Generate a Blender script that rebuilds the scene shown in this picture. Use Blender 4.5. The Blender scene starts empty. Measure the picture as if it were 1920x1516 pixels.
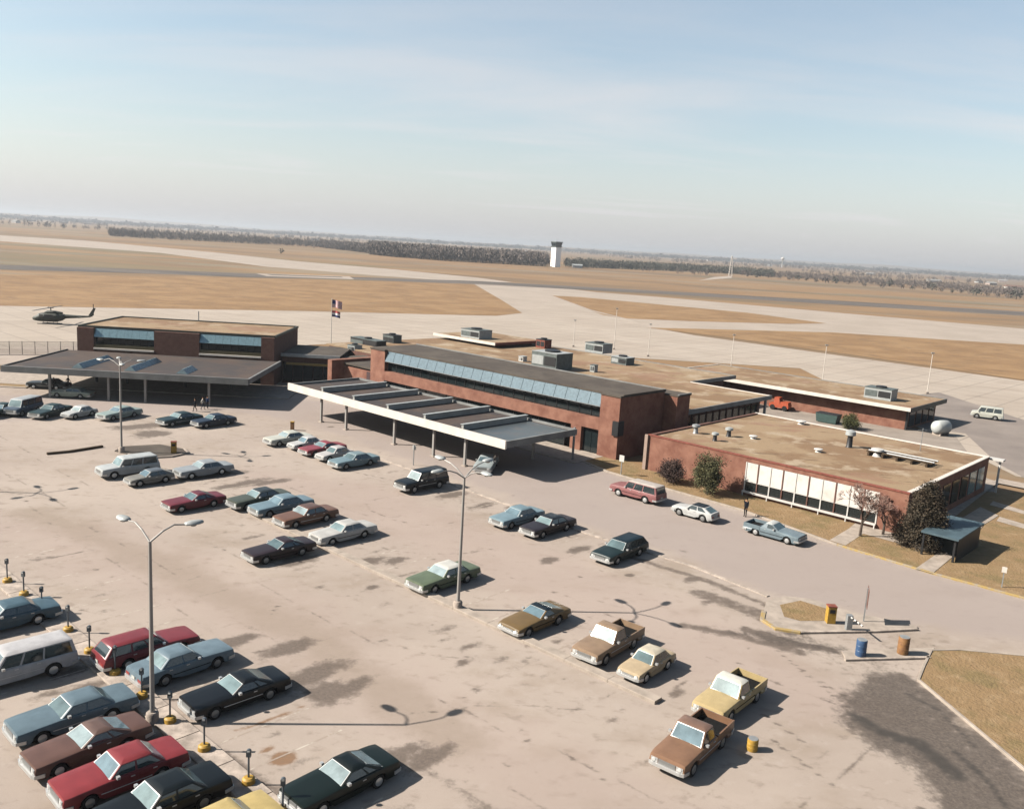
import bpy, bmesh, math, random
import numpy as np
from mathutils import Vector, Matrix
random.seed(7); RNG = np.random.default_rng(7)
SC = bpy.context.scene
COL = SC.collection

# ------------------------------------------------------------------ camera
CAM_H = 24.0
FPX, CX, CY = 1650.0, 960.0, 758.0          # focal length and centre in photo pixels
SLOPE = (516 - 399) / 1920.0                # the horizon falls to the right: the camera is rolled
ROLL = math.atan(SLOPE)
PITCH = math.atan(((CY - (399 + SLOPE * CX))) * math.cos(ROLL) / FPX)
FW = np.array([0, math.cos(PITCH), -math.sin(PITCH)])
UP0 = np.array([0, math.sin(PITCH), math.cos(PITCH)])
R0 = np.array([1.0, 0, 0])
IX = math.cos(ROLL) * R0 + math.sin(ROLL) * UP0
IDN = math.sin(ROLL) * R0 - math.cos(ROLL) * UP0
CAMP = np.array([0, 0, CAM_H])

def P(x, y, z=0.0):
    """world point on the level z seen at photo pixel x, y"""
    d = (x - CX) / FPX * IX + (y - CY) / FPX * IDN + FW
    t = (z - CAM_H) / d[2]
    return CAMP + t * d

cam = bpy.data.cameras.new('camera'); camo = bpy.data.objects.new('camera', cam); COL.objects.link(camo)
cam.sensor_width = 36; cam.sensor_fit = 'HORIZONTAL'; cam.lens = 36 * FPX / 1920
cam.clip_start = 0.5; cam.clip_end = 40000
camo.matrix_world = Matrix(((IX[0], -IDN[0], -FW[0], 0), (IX[1], -IDN[1], -FW[1], 0), (IX[2], -IDN[2], -FW[2], CAM_H), (0, 0, 0, 1)))
SC.camera = camo

# ------------------------------------------------------------------ sky and sun
SUN_EL, SHADOW_AZ = math.radians(37), math.radians(5.8)
w = bpy.data.worlds.new('World'); SC.world = w; w.use_nodes = True
nt = w.node_tree; N = nt.nodes; Lk = nt.links; N.clear()
out = N.new('ShaderNodeOutputWorld'); bg = N.new('ShaderNodeBackground')
sky = N.new('ShaderNodeTexSky'); sky.sky_type = 'NISHITA'; sky.sun_disc = False
sky.sun_elevation = SUN_EL; sky.sun_rotation = math.radians(90) - (SHADOW_AZ + math.pi)
sky.altitude = 200; sky.air_density = 1.0; sky.dust_density = 2.2; sky.ozone_density = 1.0
bg.inputs['Strength'].default_value = 0.05
tc = N.new('ShaderNodeTexCoord'); sep = N.new('ShaderNodeSeparateXYZ'); Lk.new(tc.outputs['Generated'], sep.inputs[0])
def wmath(op, a, b=None, c=None):
    n = N.new('ShaderNodeMath'); n.operation = op
    for i, v in enumerate((a, b, c)):
        if v is None: continue
        if isinstance(v, (int, float)): n.inputs[i].default_value = v
        else: Lk.new(v, n.inputs[i])
    return n.outputs[0]
zc = wmath('MAXIMUM', sep.outputs['Z'], 0.0)
den = wmath('ADD', zc, 0.12)
comb = N.new('ShaderNodeCombineXYZ')
Lk.new(wmath('DIVIDE', sep.outputs['X'], den), comb.inputs[0]); Lk.new(wmath('DIVIDE', sep.outputs['Y'], den), comb.inputs[1])
mp = N.new('ShaderNodeMapping'); mp.inputs['Rotation'].default_value = (0, 0, 0.45); mp.inputs['Scale'].default_value = (0.35, 0.9, 1); Lk.new(comb.outputs[0], mp.inputs[0])
cn = N.new('ShaderNodeTexNoise'); cn.inputs['Scale'].default_value = 1.25; cn.inputs['Detail'].default_value = 7; cn.inputs['Roughness'].default_value = 0.55; cn.inputs['Distortion'].default_value = 0.4
Lk.new(mp.outputs[0], cn.inputs['Vector'])
cr = N.new('ShaderNodeMapRange'); cr.interpolation_type = 'SMOOTHSTEP'; cr.inputs[1].default_value = 0.38; cr.inputs[2].default_value = 0.74; cr.inputs[3].default_value = 0.40; cr.inputs[4].default_value = 0.95
Lk.new(cn.outputs[0], cr.inputs[0])
hz = wmath('POWER', wmath('SUBTRACT', 1.0, zc), 7.0)            # milky air towards the horizon
up = N.new('ShaderNodeMapRange'); up.interpolation_type = 'SMOOTHSTEP'; up.inputs[1].default_value = 0.0; up.inputs[2].default_value = 0.48; up.inputs[3].default_value = 1.0; up.inputs[4].default_value = 0.04
Lk.new(zc, up.inputs[0])                                        # the thin veil of cloud clears overhead
cl = wmath('MAXIMUM', wmath('MULTIPLY', cr.outputs[0], up.outputs[0]), wmath('MULTIPLY', hz, 0.92))
mix = N.new('ShaderNodeMix'); mix.data_type = 'RGBA'; mix.blend_type = 'MIX'
tint = N.new('ShaderNodeMix'); tint.data_type = 'RGBA'; tint.blend_type = 'MULTIPLY'; tint.inputs[0].default_value = 1
Lk.new(sky.outputs[0], tint.inputs[6]); tint.inputs[7].default_value = (0.93, 1.045, 1.0, 1)
Lk.new(cl, mix.inputs[0]); Lk.new(tint.outputs[2], mix.inputs[6])
lum = N.new('ShaderNodeRGBToBW'); Lk.new(sky.outputs[0], lum.inputs[0])
veil = N.new('ShaderNodeMix'); veil.data_type = 'RGBA'; veil.blend_type = 'MULTIPLY'; veil.inputs[0].default_value = 1
veil.inputs[6].default_value = (1.0, 0.972, 0.985, 1); Lk.new(wmath('MULTIPLY_ADD', lum.outputs[0], 0.45, 3.25), veil.inputs[7])
Lk.new(veil.outputs[2], mix.inputs[7])
Lk.new(mix.outputs[2], bg.inputs['Color']); Lk.new(bg.outputs[0], out.inputs[0])

sun = bpy.data.lights.new('sun', 'SUN'); suno = bpy.data.objects.new('sun', sun); COL.objects.link(suno)
sun.energy = 5.0; sun.angle = math.radians(0.53); sun.color = (1.0, 0.93, 0.84)
sd = Vector((math.cos(SHADOW_AZ) * math.cos(SUN_EL), math.sin(SHADOW_AZ) * math.cos(SUN_EL), -math.sin(SUN_EL)))
suno.rotation_euler = sd.to_track_quat('-Z', 'Y').to_euler(); suno.location = (-60, 0, 80)
VS = SC.view_settings
VS.view_transform = 'Standard'; VS.look = 'None'; VS.gamma = 1.0; VS.exposure = 1.76; VS.use_curve_mapping = False
SC.cycles.max_bounces = 6; SC.cycles.volume_bounces = 0; SC.cycles.transparent_max_bounces = 8

# ------------------------------------------------------------------ materials
def lin(h):
    h = h.lstrip('#'); r = []
    for i in (0, 2, 4):
        c = int(h[i:i + 2], 16) / 255
        r.append(c / 12.92 if c <= .04045 else ((c + .055) / 1.055) ** 2.4)
    return tuple(r)
MATS = {}
ALB = 0.355        # the photograph is exposed for the pale concrete: real albedos, brighter exposure
def alb(c): return tuple(x * ALB for x in c)
def mat(name, col, rough=.7, spec=.3, metal=0., var=.0, scale=3., coat=0., col2=None, bump=0., bscale=20., fac=(.35, .65), space='POS', stretch=None):
    if name in MATS: return MATS[name]
    m = bpy.data.materials.new(name); m.use_nodes = True; MATS[name] = m
    n = m.node_tree.nodes; l = m.node_tree.links; b = n['Principled BSDF']
    if isinstance(col, str): col = lin(col)
    if isinstance(col2, str): col2 = lin(col2)
    col = alb(col); col2 = alb(col2) if col2 else None
    b.inputs['Base Color'].default_value = (*col, 1); b.inputs['Roughness'].default_value = rough
    b.inputs['Specular IOR Level'].default_value = spec; b.inputs['Metallic'].default_value = metal
    b.inputs['Coat Weight'].default_value = coat; b.inputs['Coat Roughness'].default_value = .12
    def src(mult=1.):
        g = n.new('ShaderNodeNewGeometry') if space == 'POS' else n.new('ShaderNodeTexCoord')
        o = g.outputs['Position'] if space == 'POS' else g.outputs['Object']
        if stretch:
            q = n.new('ShaderNodeMapping'); q.inputs['Scale'].default_value = stretch[:3]
            if len(stretch) > 3: q.inputs['Rotation'].default_value = (0, 0, stretch[3])
            q.vector_type = 'TEXTURE' if len(stretch) > 3 else 'POINT'
            l.new(o, q.inputs[0]); o = q.outputs[0]
        return o
    if var or col2:
        t = n.new('ShaderNodeTexNoise'); t.inputs['Scale'].default_value = scale; t.inputs['Detail'].default_value = 9; t.inputs['Roughness'].default_value = .62
        l.new(src(), t.inputs['Vector'])
        r = n.new('ShaderNodeMapRange'); r.inputs[1].default_value, r.inputs[2].default_value = fac; l.new(t.outputs[0], r.inputs[0])
        x = n.new('ShaderNodeMix'); x.data_type = 'RGBA'; l.new(r.outputs[0], x.inputs[0])
        if col2 is None:
            x.inputs[6].default_value = (*[c * (1 - var) for c in col], 1); x.inputs[7].default_value = (*[min(1, c * (1 + var)) for c in col], 1)
        else:
            x.inputs[6].default_value = (*col, 1); x.inputs[7].default_value = (*col2, 1)
        l.new(x.outputs[2], b.inputs['Base Color'])
    if bump:
        t2 = n.new('ShaderNodeTexNoise'); t2.inputs['Scale'].default_value = bscale; t2.inputs['Detail'].default_value = 5
        l.new(src(), t2.inputs['Vector'])
        bp = n.new('ShaderNodeBump'); bp.inputs['Strength'].default_value = bump; bp.inputs['Distance'].default_value = .05
        l.new(t2.outputs[0], bp.inputs['Height']); l.new(bp.outputs[0], b.inputs['Normal'])
    return m

def layered(name, stops, rough=.9, bump=.0, bscale=8.):
    """ground colours: base colour, then (colour, noise scale, low, high, amount, stretch) layers mixed on top"""
    m = bpy.data.materials.new(name); m.use_nodes = True; MATS[name] = m
    n = m.node_tree.nodes; l = m.node_tree.links; b = n['Principled BSDF']
    b.inputs['Roughness'].default_value = rough; b.inputs['Specular IOR Level'].default_value = .15
    g = n.new('ShaderNodeNewGeometry')
    cur = None; base = alb(stops[0])
    for (c, sc, lo, hi, am, st) in stops[1:]:
        q = n.new('ShaderNodeMapping'); q.inputs['Scale'].default_value = (st[0], st[1], 1); q.inputs['Rotation'].default_value = (0, 0, st[2]); q.inputs['Location'].default_value = (st[2] * 31, sc * 17, 0)
        l.new(g.outputs['Position'], q.inputs[0])
        t = n.new('ShaderNodeTexNoise'); t.inputs['Scale'].default_value = sc; t.inputs['Detail'].default_value = 8; t.inputs['Roughness'].default_value = .6
        l.new(q.outputs[0], t.inputs['Vector'])
        r = n.new('ShaderNodeMapRange'); r.interpolation_type = 'SMOOTHSTEP'; r.inputs[1].default_value = lo; r.inputs[2].default_value = hi; r.inputs[4].default_value = am; l.new(t.outputs[0], r.inputs[0])
        x = n.new('ShaderNodeMix'); x.data_type = 'RGBA'; l.new(r.outputs[0], x.inputs[0])
        if cur is None: x.inputs[6].default_value = (*base, 1)
        else: l.new(cur, x.inputs[6])
        x.inputs[7].default_value = (*alb(c), 1); cur = x.outputs[2]
    l.new(cur, b.inputs['Base Color'])
    if bump:
        t2 = n.new('ShaderNodeTexNoise'); t2.inputs['Scale'].default_value = bscale; t2.inputs['Detail'].default_value = 6; l.new(g.outputs['Position'], t2.inputs['Vector'])
        bp = n.new('ShaderNodeBump'); bp.inputs['Strength'].default_value = bump; bp.inputs['Distance'].default_value = .1
        l.new(t2.outputs[0], bp.inputs['Height']); l.new(bp.outputs[0], b.inputs['Normal'])
    m['last'] = 1
    return m, cur, b

I1 = (1, 1, 0)
M_GRASS, _, _ = layered('dry_grass', [(.34, .20, .095), ((.45, .28, .14), .06, .40, .62, .8, I1), ((.21, .135, .080), .11, .50, .68, .75, (1, 2.5, .3)), ((.46, .32, .20), .9, .5, .75, .5, I1), ((.20, .15, .07), 2.5, .52, .75, .45, I1)], .95, .6, 3.)
M_FAR, _, _ = layered('farmland', [(.345, .21, .108), ((.41, .26, .135), .012, .42, .6, .8, (1, 2, 0)), ((.24, .165, .10), .0022, .48, .56, .8, (1, 3.0, .15)), ((.34, .28, .20), .0035, .52, .60, .7, (1, 3.0, -.2)), ((.20, .18, .11), .0016, .54, .60, .6, (1, 3.5, .3)), ((.26, .17, .10), .05, .5, .7, .6, (.4, 2, .1))], .95)
M_LAWN, _, _ = layered('winter_lawn', [(.36, .235, .12), ((.25, .19, .085), .35, .46, .64, .7, I1), ((.46, .32, .18), .8, .48, .7, .7, I1), ((.15, .10, .055), 2.2, .55, .75, .5, I1)], .95, .8, 6.)
M_APRON, _, _ = layered('apron_concrete', [(.56, .47, .385), ((.62, .53, .44), .03, .4, .6, .8, (1, 1, .7)), ((.47, .385, .31), .06, .52, .68, .6, (1, 2, .5)), ((.40, .33, .27), .5, .60, .75, .5, I1)], .85)
def slab_joints(m, size, dark):
    n = m.node_tree.nodes; l = m.node_tree.links; b = n['Principled BSDF']; src = b.inputs['Base Color'].links[0].from_socket
    g = n.new('ShaderNodeNewGeometry'); q = n.new('ShaderNodeMapping'); q.inputs['Rotation'].default_value = (0, 0, math.radians(42.5)); l.new(g.outputs['Position'], q.inputs[0])
    t = n.new('ShaderNodeTexBrick'); t.offset = 0; t.inputs['Scale'].default_value = 1 / size; t.inputs['Mortar Size'].default_value = .022; t.inputs['Brick Width'].default_value = 1; t.inputs['Row Height'].default_value = 1
    t.inputs['Color1'].default_value = (1, 1, 1, 1); t.inputs['Color2'].default_value = (.93, .93, .93, 1); t.inputs['Mortar'].default_value = (dark, dark, dark, 1); l.new(q.outputs[0], t.inputs[0])
    x = n.new('ShaderNodeMix'); x.data_type = 'RGBA'; x.blend_type = 'MULTIPLY'; x.inputs[0].default_value = 1; l.new(src, x.inputs[6]); l.new(t.outputs['Color'], x.inputs[7]); l.new(x.outputs[2], b.inputs['Base Color'])
slab_joints(M_APRON, 6.1, .66)
M_RUNWAY, _, _ = layered('runway_asphalt', [(.20, .165, .14), ((.12, .105, .095), .02, .45, .6, .8, (.3, 3, .05)), ((.30, .25, .2), .2, .55, .7, .5, I1)], .9)
M_TAXI, _, _ = layered('taxiway_concrete', [(.50, .42, .345), ((.57, .48, .40), .05, .4, .6, .8, I1), ((.40, .33, .27), .2, .55, .7, .5, I1)], .88)
M_KERB = mat('kerb_concrete', (.54, .45, .38), .9, .2, var=.3, scale=1.5, bump=.4)
M_WALK = mat('walk_concrete', (.50, .42, .35), .9, .2, var=.18, scale=1.2)
M_YKERB = mat('kerb_yellow_paint', (.52, .36, .13), .8, .2, col2=(.44, .37, .29), scale=2.5, fac=(.45, .62))
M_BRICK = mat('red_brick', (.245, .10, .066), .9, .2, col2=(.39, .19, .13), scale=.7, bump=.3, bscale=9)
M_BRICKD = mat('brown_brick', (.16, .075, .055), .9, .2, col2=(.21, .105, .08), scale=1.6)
M_GRAVEL, _, _ = layered('roof_gravel', [(.44, .31, .19), ((.30, .18, .10), .11, .46, .56, .9, I1), ((.58, .46, .33), .26, .53, .64, .85, I1), ((.20, .12, .07), .30, .57, .66, .8, (1, 2.2, .7)), ((.36, .20, .13), .08, .55, .62, .7, (1, 1.4, -.3)), ((.33, .24, .15), 6., .4, .7, .5, I1)], .95, .4, 9.)
M_BITUM, _, _ = layered('roof_bitumen', [(.105, .085, .07), ((.15, .125, .10), .3, .42, .62, .8, (1, 1, .74)), ((.065, .055, .05), .7, .52, .7, .7, I1)], .9, .2, 6.)
M_CANROOF, _, _ = layered('canopy_roof', [(.115, .083, .07), ((.075, .066, .066), .18, .42, .6, .9, I1), ((.16, .115, .085), .5, .5, .7, .6, I1)], .85)
M_POND = mat('wet_roof', (.10, .115, .12), .35, .4, col2=(.17, .14, .12), scale=.5, fac=(.5, .72))
M_FASCIA = mat('pale_fascia', (.90, .81, .72), .6, .3, var=.08, scale=.8)
M_GREYF = mat('grey_fascia', (.27, .27, .26), .6, .3, var=.2, scale=.6)
M_BLIND = mat('window_blind', (.92, .86, .79), .6, .3, col2=(.70, .62, .55), scale=.8, fac=(.48, .75))
M_WHITE = mat('white_paint', (.78, .75, .70), .5, .3, var=.06, scale=2)
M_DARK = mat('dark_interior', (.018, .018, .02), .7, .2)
M_DGLASS = mat('dark_glass', (.018, .026, .028), .08, .5)
M_PANEL = mat('pale_glazing_panel', (.20, .275, .325), .14, .5, .2, var=.15, scale=3.)
M_TEAL = mat('teal_glazing_panel', (.36, .53, .57), .14, .5, .4, var=.15, scale=3.)
M_METAL = mat('galvanised_metal', (.42, .43, .43), .5, .4, .3, var=.15, scale=4)
M_POLE = mat('pole_grey', (.47, .44, .41), .5, .4, .2)
M_UNIT = mat('unit_grey_green', (.13, .155, .15), .6, .3, var=.25, scale=1.5)
M_UNITL = mat('unit_light_metal', (.46, .48, .47), .5, .4, var=.12, scale=2)
M_BLACK = mat('black_metal', (.02, .02, .022), .5, .3)
M_RUST = mat('rust_red', (.30, .09, .06), .8, .2, var=.25, scale=3)
M_YELLOW = mat('yellow_paint', (.58, .34, .05), .6, .3, var=.15, scale=5)
M_BLUE = mat('blue_paint', (.045, .11, .24), .5, .4, var=.15, scale=5)
M_BROWN = mat('brown_barrel', (.40, .20, .07), .7, .3, col2=(.26, .12, .05), scale=4)
M_WOOD = mat('wood_dark', (.10, .07, .045), .9, .1, var=.3, scale=4)
M_ORANGE = mat('orange_paint', (.55, .10, .035), .5, .4, var=.1, scale=3)
M_OLIVE = mat('olive_drab', (.035, .042, .028), .6, .3, var=.2, scale=2)

# ------------------------------------------------------------------ mesh helpers
class MB:
    def __init__(s, off=(0, 0, 0)): s.v = []; s.f = []; s.o = off
    def add(s, vs, fs):
        k = len(s.v); ox, oy, oz = s.o
        s.v += [(a - ox, b - oy, c - oz) for a, b, c in vs]; s.f += [tuple(i + k for i in f) for f in fs]; return s
    def box(s, x0, x1, y0, y1, z0, z1):
        vs = [(x, y, z) for z in (z0, z1) for y in (y0, y1) for x in (x0, x1)]
        return s.add(vs, [(0, 2, 3, 1), (4, 5, 7, 6), (0, 1, 5, 4), (2, 6, 7, 3), (0, 4, 6, 2), (1, 3, 7, 5)])
    def hexa(s, b, t):      # two quads of four points each
        return s.add(list(b) + list(t), [(3, 2, 1, 0), (4, 5, 6, 7)] + [(i, (i + 1) % 4, 4 + (i + 1) % 4, 4 + i) for i in range(4)])
    def prism(s, pts, z0, z1):
        n = len(pts)
        return s.add([(x, y, z0) for x, y in pts] + [(x, y, z1) for x, y in pts], [tuple(range(n - 1, -1, -1)), tuple(range(n, 2 * n))] + [(i, (i + 1) % n, n + (i + 1) % n, n + i) for i in range(n)])
    def tube(s, p, q, r0, r1=None, n=8, caps=True):
        r1 = r0 if r1 is None else r1
        p = Vector(p); q = Vector(q); d = (q - p)
        if d.length < 1e-6: return s
        d.normalize(); a = d.orthogonal().normalized(); b = d.cross(a)
        vs = []
        for c, r in ((p, r0), (q, r1)):
            for i in range(n):
                t = 2 * math.pi * i / n; vs.append(tuple(c + a * (r * math.cos(t)) + b * (r * math.sin(t))))
        fs = [(i, (i + 1) % n, n + (i + 1) % n, n + i) for i in range(n)]
        if caps: fs += [tuple(range(n - 1, -1, -1)), tuple(range(n, 2 * n))]
        return s.add(vs, fs)
    def lathe(s, prof, n=12, c=(0, 0, 0), axis='z'):
        vs = []
        for r, h in prof:
            for i in range(n):
                t = 2 * math.pi * i / n
                if axis == 'z': vs.append((c[0] + r * math.cos(t), c[1] + r * math.sin(t), c[2] + h))
                elif axis == 'y': vs.append((c[0] + r * math.cos(t), c[1] + h, c[2] + r * math.sin(t)))
                else: vs.append((c[0] + h, c[1] + r * math.cos(t), c[2] + r * math.sin(t)))
        m = len(prof); fs = []
        for j in range(m - 1):
            for i in range(n): fs.append((j * n + i, j * n + (i + 1) % n, (j + 1) * n + (i + 1) % n, (j + 1) * n + i))
        fs += [tuple(range(n - 1, -1, -1)), tuple(range((m - 1) * n, m * n))]
        return s.add(vs, fs)
    def mesh(s, name, m=None, smooth=None):
        me = bpy.data.meshes.new(name); me.from_pydata(s.v, [], s.f)
        bm = bmesh.new(); bm.from_mesh(me); bmesh.ops.recalc_face_normals(bm, faces=bm.faces); bm.to_mesh(me); bm.free()
        if m: me.materials.append(m)
        if smooth is not None:
            me.polygons.foreach_set('use_smooth', [True] * len(me.polygons)); me.set_sharp_from_angle(angle=math.radians(smooth))
        me.update(); return me
    def build(s, name, m, parent=None, smooth=None, **k):
        return link(name, s.mesh(name, m, smooth), parent, **k)

def link(name, me, parent=None, label=None, cat=None, group=None, kind=None, loc=None, rz=None):
    o = bpy.data.objects.new(name, me); COL.objects.link(o)
    if parent: o.parent = parent
    return tag(o, label, cat, group, kind, loc, rz)
def tag(o, label=None, cat=None, group=None, kind=None, loc=None, rz=None):
    for k, v in (('label', label), ('category', cat), ('group', group), ('kind', kind)):
        if v: o[k] = v
    if loc is not None: o.location = tuple(loc)
    if rz is not None: o.rotation_euler = (0, 0, rz)
    return o
def thing(name, label, cat, loc, rz=0., group=None):
    o = bpy.data.objects.new(name, None); COL.objects.link(o); o.empty_display_size = .3
    return tag(o, label, cat, group, None, loc, rz)
KIDS = {}
def copy_tree(o, parent=None, label=None, loc=None, rz=None):
    c = o.copy(); COL.objects.link(c)
    if parent: c.parent = parent
    for ch in list(o.children): copy_tree(ch, c)
    return tag(c, label, None, None, None, loc, rz)
def sheet(name, pts, z, m, kind='structure', parent=None, thick=0.):
    mb = MB()
    if thick: mb.prism([(p[0], p[1]) for p in pts], z - thick, z)
    else: mb.add([(p[0], p[1], z) for p in pts], [tuple(range(len(pts)))])
    o = mb.build(name, m, parent)
    if kind: o['kind'] = kind
    bm = bmesh.new(); bm.from_mesh(o.data); bmesh.ops.triangulate(bm, faces=[f for f in bm.faces if len(f.verts) > 4])
    for f in bm.faces:
        if not thick and f.normal.z < 0: f.normal_flip()
    bm.to_mesh(o.data); bm.free()
    return o
def px(*pts, z=0.): return [P(x, y, z)[:2] for x, y in pts]

# the terminal's own axes: u runs along its front towards the right, v runs away from the car park
A1 = math.radians(-42.5)
E1 = np.array([math.cos(A1), math.sin(A1)]); N1 = np.array([-E1[1], E1[0]])
def UV(u, v): return E1 * u + N1 * v
def toUV(p): return float(np.dot(p[:2], E1)), float(np.dot(p[:2], N1))
A2 = math.radians(2.0)
E2 = np.array([math.cos(A2), math.sin(A2)]); N2 = np.array([-E2[1], E2[0]])
def ST(s, t): return E2 * s + N2 * t

# ================================================================== THE GROUND
G = MB(); R = 13000
ring = [0, 60, 130, 260, 520, 1000, 2000, 4000, 8000, R]; seg = 48
vs = [(0, 60, -.06)]; fs = []
for r in ring[1:]:
    for i in range(seg): vs.append((r * math.cos(2 * math.pi * i / seg), 60 + r * math.sin(2 * math.pi * i / seg), -.06))
for i in range(seg): fs.append((0, 1 + i, 1 + (i + 1) % seg))
for j in range(len(ring) - 2):
    for i in range(seg):
        a = 1 + j * seg; fs.append((a + i, a + seg + i, a + seg + (i + 1) % seg, a + (i + 1) % seg))
G.add(vs, fs); G.build('ground', M_FAR, kind='structure')

# low hills along the horizon
def hills(name, dist, h, seed, m, az0=-60, az1=60):
    r = np.random.default_rng(seed); n = 220; ph = r.uniform(0, 6.28, 8)
    vs = []; fs = []
    for i in range(n):
        a = math.radians(az0 + (az1 - az0) * i / (n - 1))
        hh = h * (.55 + .25 * math.sin(a * 9 + ph[0]) + .15 * math.sin(a * 23 + ph[1]) + .08 * math.sin(a * 61 + ph[2]))
        for d, z in ((dist - 900, -1.), (dist - 350, hh * .55), (dist, hh), (dist + 500, hh * .5), (dist + 900, -1.)):
            vs.append((d * math.sin(a), d * math.cos(a), z))
    for i in range(n - 1):
        for j in range(4): fs.append((i * 5 + j, i * 5 + 5 + j, i * 5 + 6 + j, i * 5 + 1 + j))
    MB().add(vs, fs).build(name, m, smooth=60, kind='structure')
hills('hills', 7200, 26, 3, M_FAR); hills('hills', 10500, 46, 5, M_FAR)

# airfield paving
sheet('apron', px((-260, 566), (0, 573), (560, 583), (930, 592), (985, 586), (1040, 560), (1130, 590), (1180, 598), (1215, 612), (1300, 628), (1920, 714), (2300, 766), (2300, 960), (1905, 892), (1500, 690), (700, 640), (-260, 690)), -.02, M_APRON)
sheet('taxiway', px((878, 526), (1000, 533), (1120, 548), (1240, 557), (1640, 592), (1920, 616), (2300, 652), (2300, 690), (1920, 646), (1560, 624), (1300, 617), (1215, 614), (1180, 599), (1050, 570), (985, 590), (940, 562)), -.03, M_TAXI)
sheet('grass_island', px((1036, 554), (1090, 557), (1230, 570), (1400, 586), (1550, 606), (1480, 607), (1300, 602), (1175, 597), (1110, 581)), -.005, M_GRASS)
sheet('grass_island', px((1212, 614), (1300, 616), (1560, 623), (1920, 646), (2250, 680), (2250, 752), (1920, 712), (1620, 668), (1330, 628)), -.005, M_GRASS)
sheet('grass_island', px((-260, 507), (0, 514), (380, 519), (660, 526), (800, 531), (880, 534), (930, 555), (992, 583), (930, 591), (560, 582), (0, 572), (-260, 565)), -.04, M_GRASS)
sheet('runway', px((-300, 482), (0, 496), (220, 503), (480, 513), (900, 527), (1240, 545), (1920, 584), (2350, 612), (2350, 622), (1920, 592), (1240, 551), (900, 533), (660, 524), (480, 520), (220, 511), (0, 505), (-300, 494)), -.015, M_RUNWAY)
sheet('taxiway', px((-300, 424), (0, 441), (160, 451), (400, 473), (560, 490), (740, 505), (900, 521), (960, 529), (880, 529), (700, 516), (500, 500), (300, 474), (0, 452), (-300, 434)), -.025, M_TAXI)
sheet('runway_threshold', px((480, 512.5), (655, 518), (664, 523.5), (500, 517.5)), -.008, M_TAXI)
sheet('runway_threshold', px((500, 514), (640, 518.6), (644, 520.4), (510, 516)), -.003, M_RUNWAY)
sheet('dirt_track', px((1310, 526), (1340, 519), (1372, 517), (1372, 521), (1345, 523)), -.03, M_TAXI)

# the car park and drives: one fine sheet whose wear (oil, asphalt patches, rust) is stored per vertex
U0, U1, V0, V1, DU = -175., 40., -15., 81., .28
nu, nv = int((U1 - U0) / DU) + 1, int((V1 - V0) / DU) + 1
uu, vv = np.meshgrid(np.linspace(U0, U1, nu), np.linspace(V0, V1, nv))
wx = uu * E1[0] + vv * N1[0]; wy = uu * E1[1] + vv * N1[1]
co = np.stack([wx.ravel(), wy.ravel(), np.zeros(nu * nv)], 1)
idx = np.arange(nu * nv).reshape(nv, nu)
fc = np.stack([idx[:-1, :-1].ravel(), idx[:-1, 1:].ravel(), idx[1:, 1:].ravel(), idx[1:, :-1].ravel()], 1)
me = bpy.data.meshes.new('car_park')
me.vertices.add(len(co)); me.vertices.foreach_set('co', co.ravel().astype(np.float32))
me.loops.add(len(fc) * 4); me.loops.foreach_set('vertex_index', fc.ravel().astype(np.int32))
me.polygons.add(len(fc)); me.polygons.foreach_set('loop_start', np.arange(0, len(fc) * 4, 4, dtype=np.int32))
me.update(calc_edges=True)
def vnoise(x, y, s, seed):
    r = np.random.default_rng(seed).random((64, 64)); X = x / s; Y = y / s
    i = np.floor(X).astype(int); j = np.floor(Y).astype(int); a = X - i; b = Y - j; a = a * a * (3 - 2 * a); b = b * b * (3 - 2 * b)
    f = lambda p, q: r[p % 64, q % 64]
    return (f(i, j) * (1 - a) + f(i + 1, j) * a) * (1 - b) + (f(i, j + 1) * (1 - a) + f(i + 1, j + 1) * a) * b
jit = (vnoise(wx, wy, 2.3, 1) + .6 * vnoise(wx, wy, .9, 2) - .8)
def blob(x, y, ru, rv, ang=0.):      # soft ellipse round a pixel, long axis turned from v
    c = P(x, y); u0, v0 = toUV(c); ca, sa = math.cos(ang), math.sin(ang)
    a = (uu - u0) * ca + (vv - v0) * sa; b = -(uu - u0) * sa + (vv - v0) * ca
    d = np.sqrt((a / ru) ** 2 + (b / rv) ** 2) + jit * .55
    return np.clip(1.25 - d, 0, 1)
def poly(pts, soft=.5):
    q = [P(x, y) for x, y in pts]; n = len(q); ins = np.zeros(wx.shape, bool); dist = np.full(wx.shape, 1e9)
    for i in range(n):
        x1, y1 = q[i][:2]; x2, y2 = q[(i + 1) % n][:2]
        c = ((y1 > wy) != (y2 > wy)) & (wx < (x2 - x1) * (wy - y1) / (y2 - y1 + 1e-9) + x1); ins ^= c
        t = np.clip(((wx - x1) * (x2 - x1) + (wy - y1) * (y2 - y1)) / ((x2 - x1) ** 2 + (y2 - y1) ** 2), 0, 1)
        dist = np.minimum(dist, np.hypot(wx - x1 - t * (x2 - x1), wy - y1 - t * (y2 - y1)))
    sdist = np.where(ins, dist, -dist) + jit * 1.2 * soft
    return np.clip(sdist / soft * .5 + .5, 0, 1)
def line(pts, wd):
    q = [P(x, y) for x, y in pts]; dist = np.full(wx.shape, 1e9)
    for i in range(len(q) - 1):
        x1, y1 = q[i][:2]; x2, y2 = q[i + 1][:2]
        t = np.clip(((wx - x1) * (x2 - x1) + (wy - y1) * (y2 - y1)) / ((x2 - x1) ** 2 + (y2 - y1) ** 2), 0, 1)
        dist = np.minimum(dist, np.hypot(wx - x1 - t * (x2 - x1), wy - y1 - t * (y2 - y1)))
    return np.clip(1.3 - dist / wd + jit * .5, 0, 1)
oil = np.zeros(wx.shape)
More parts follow.
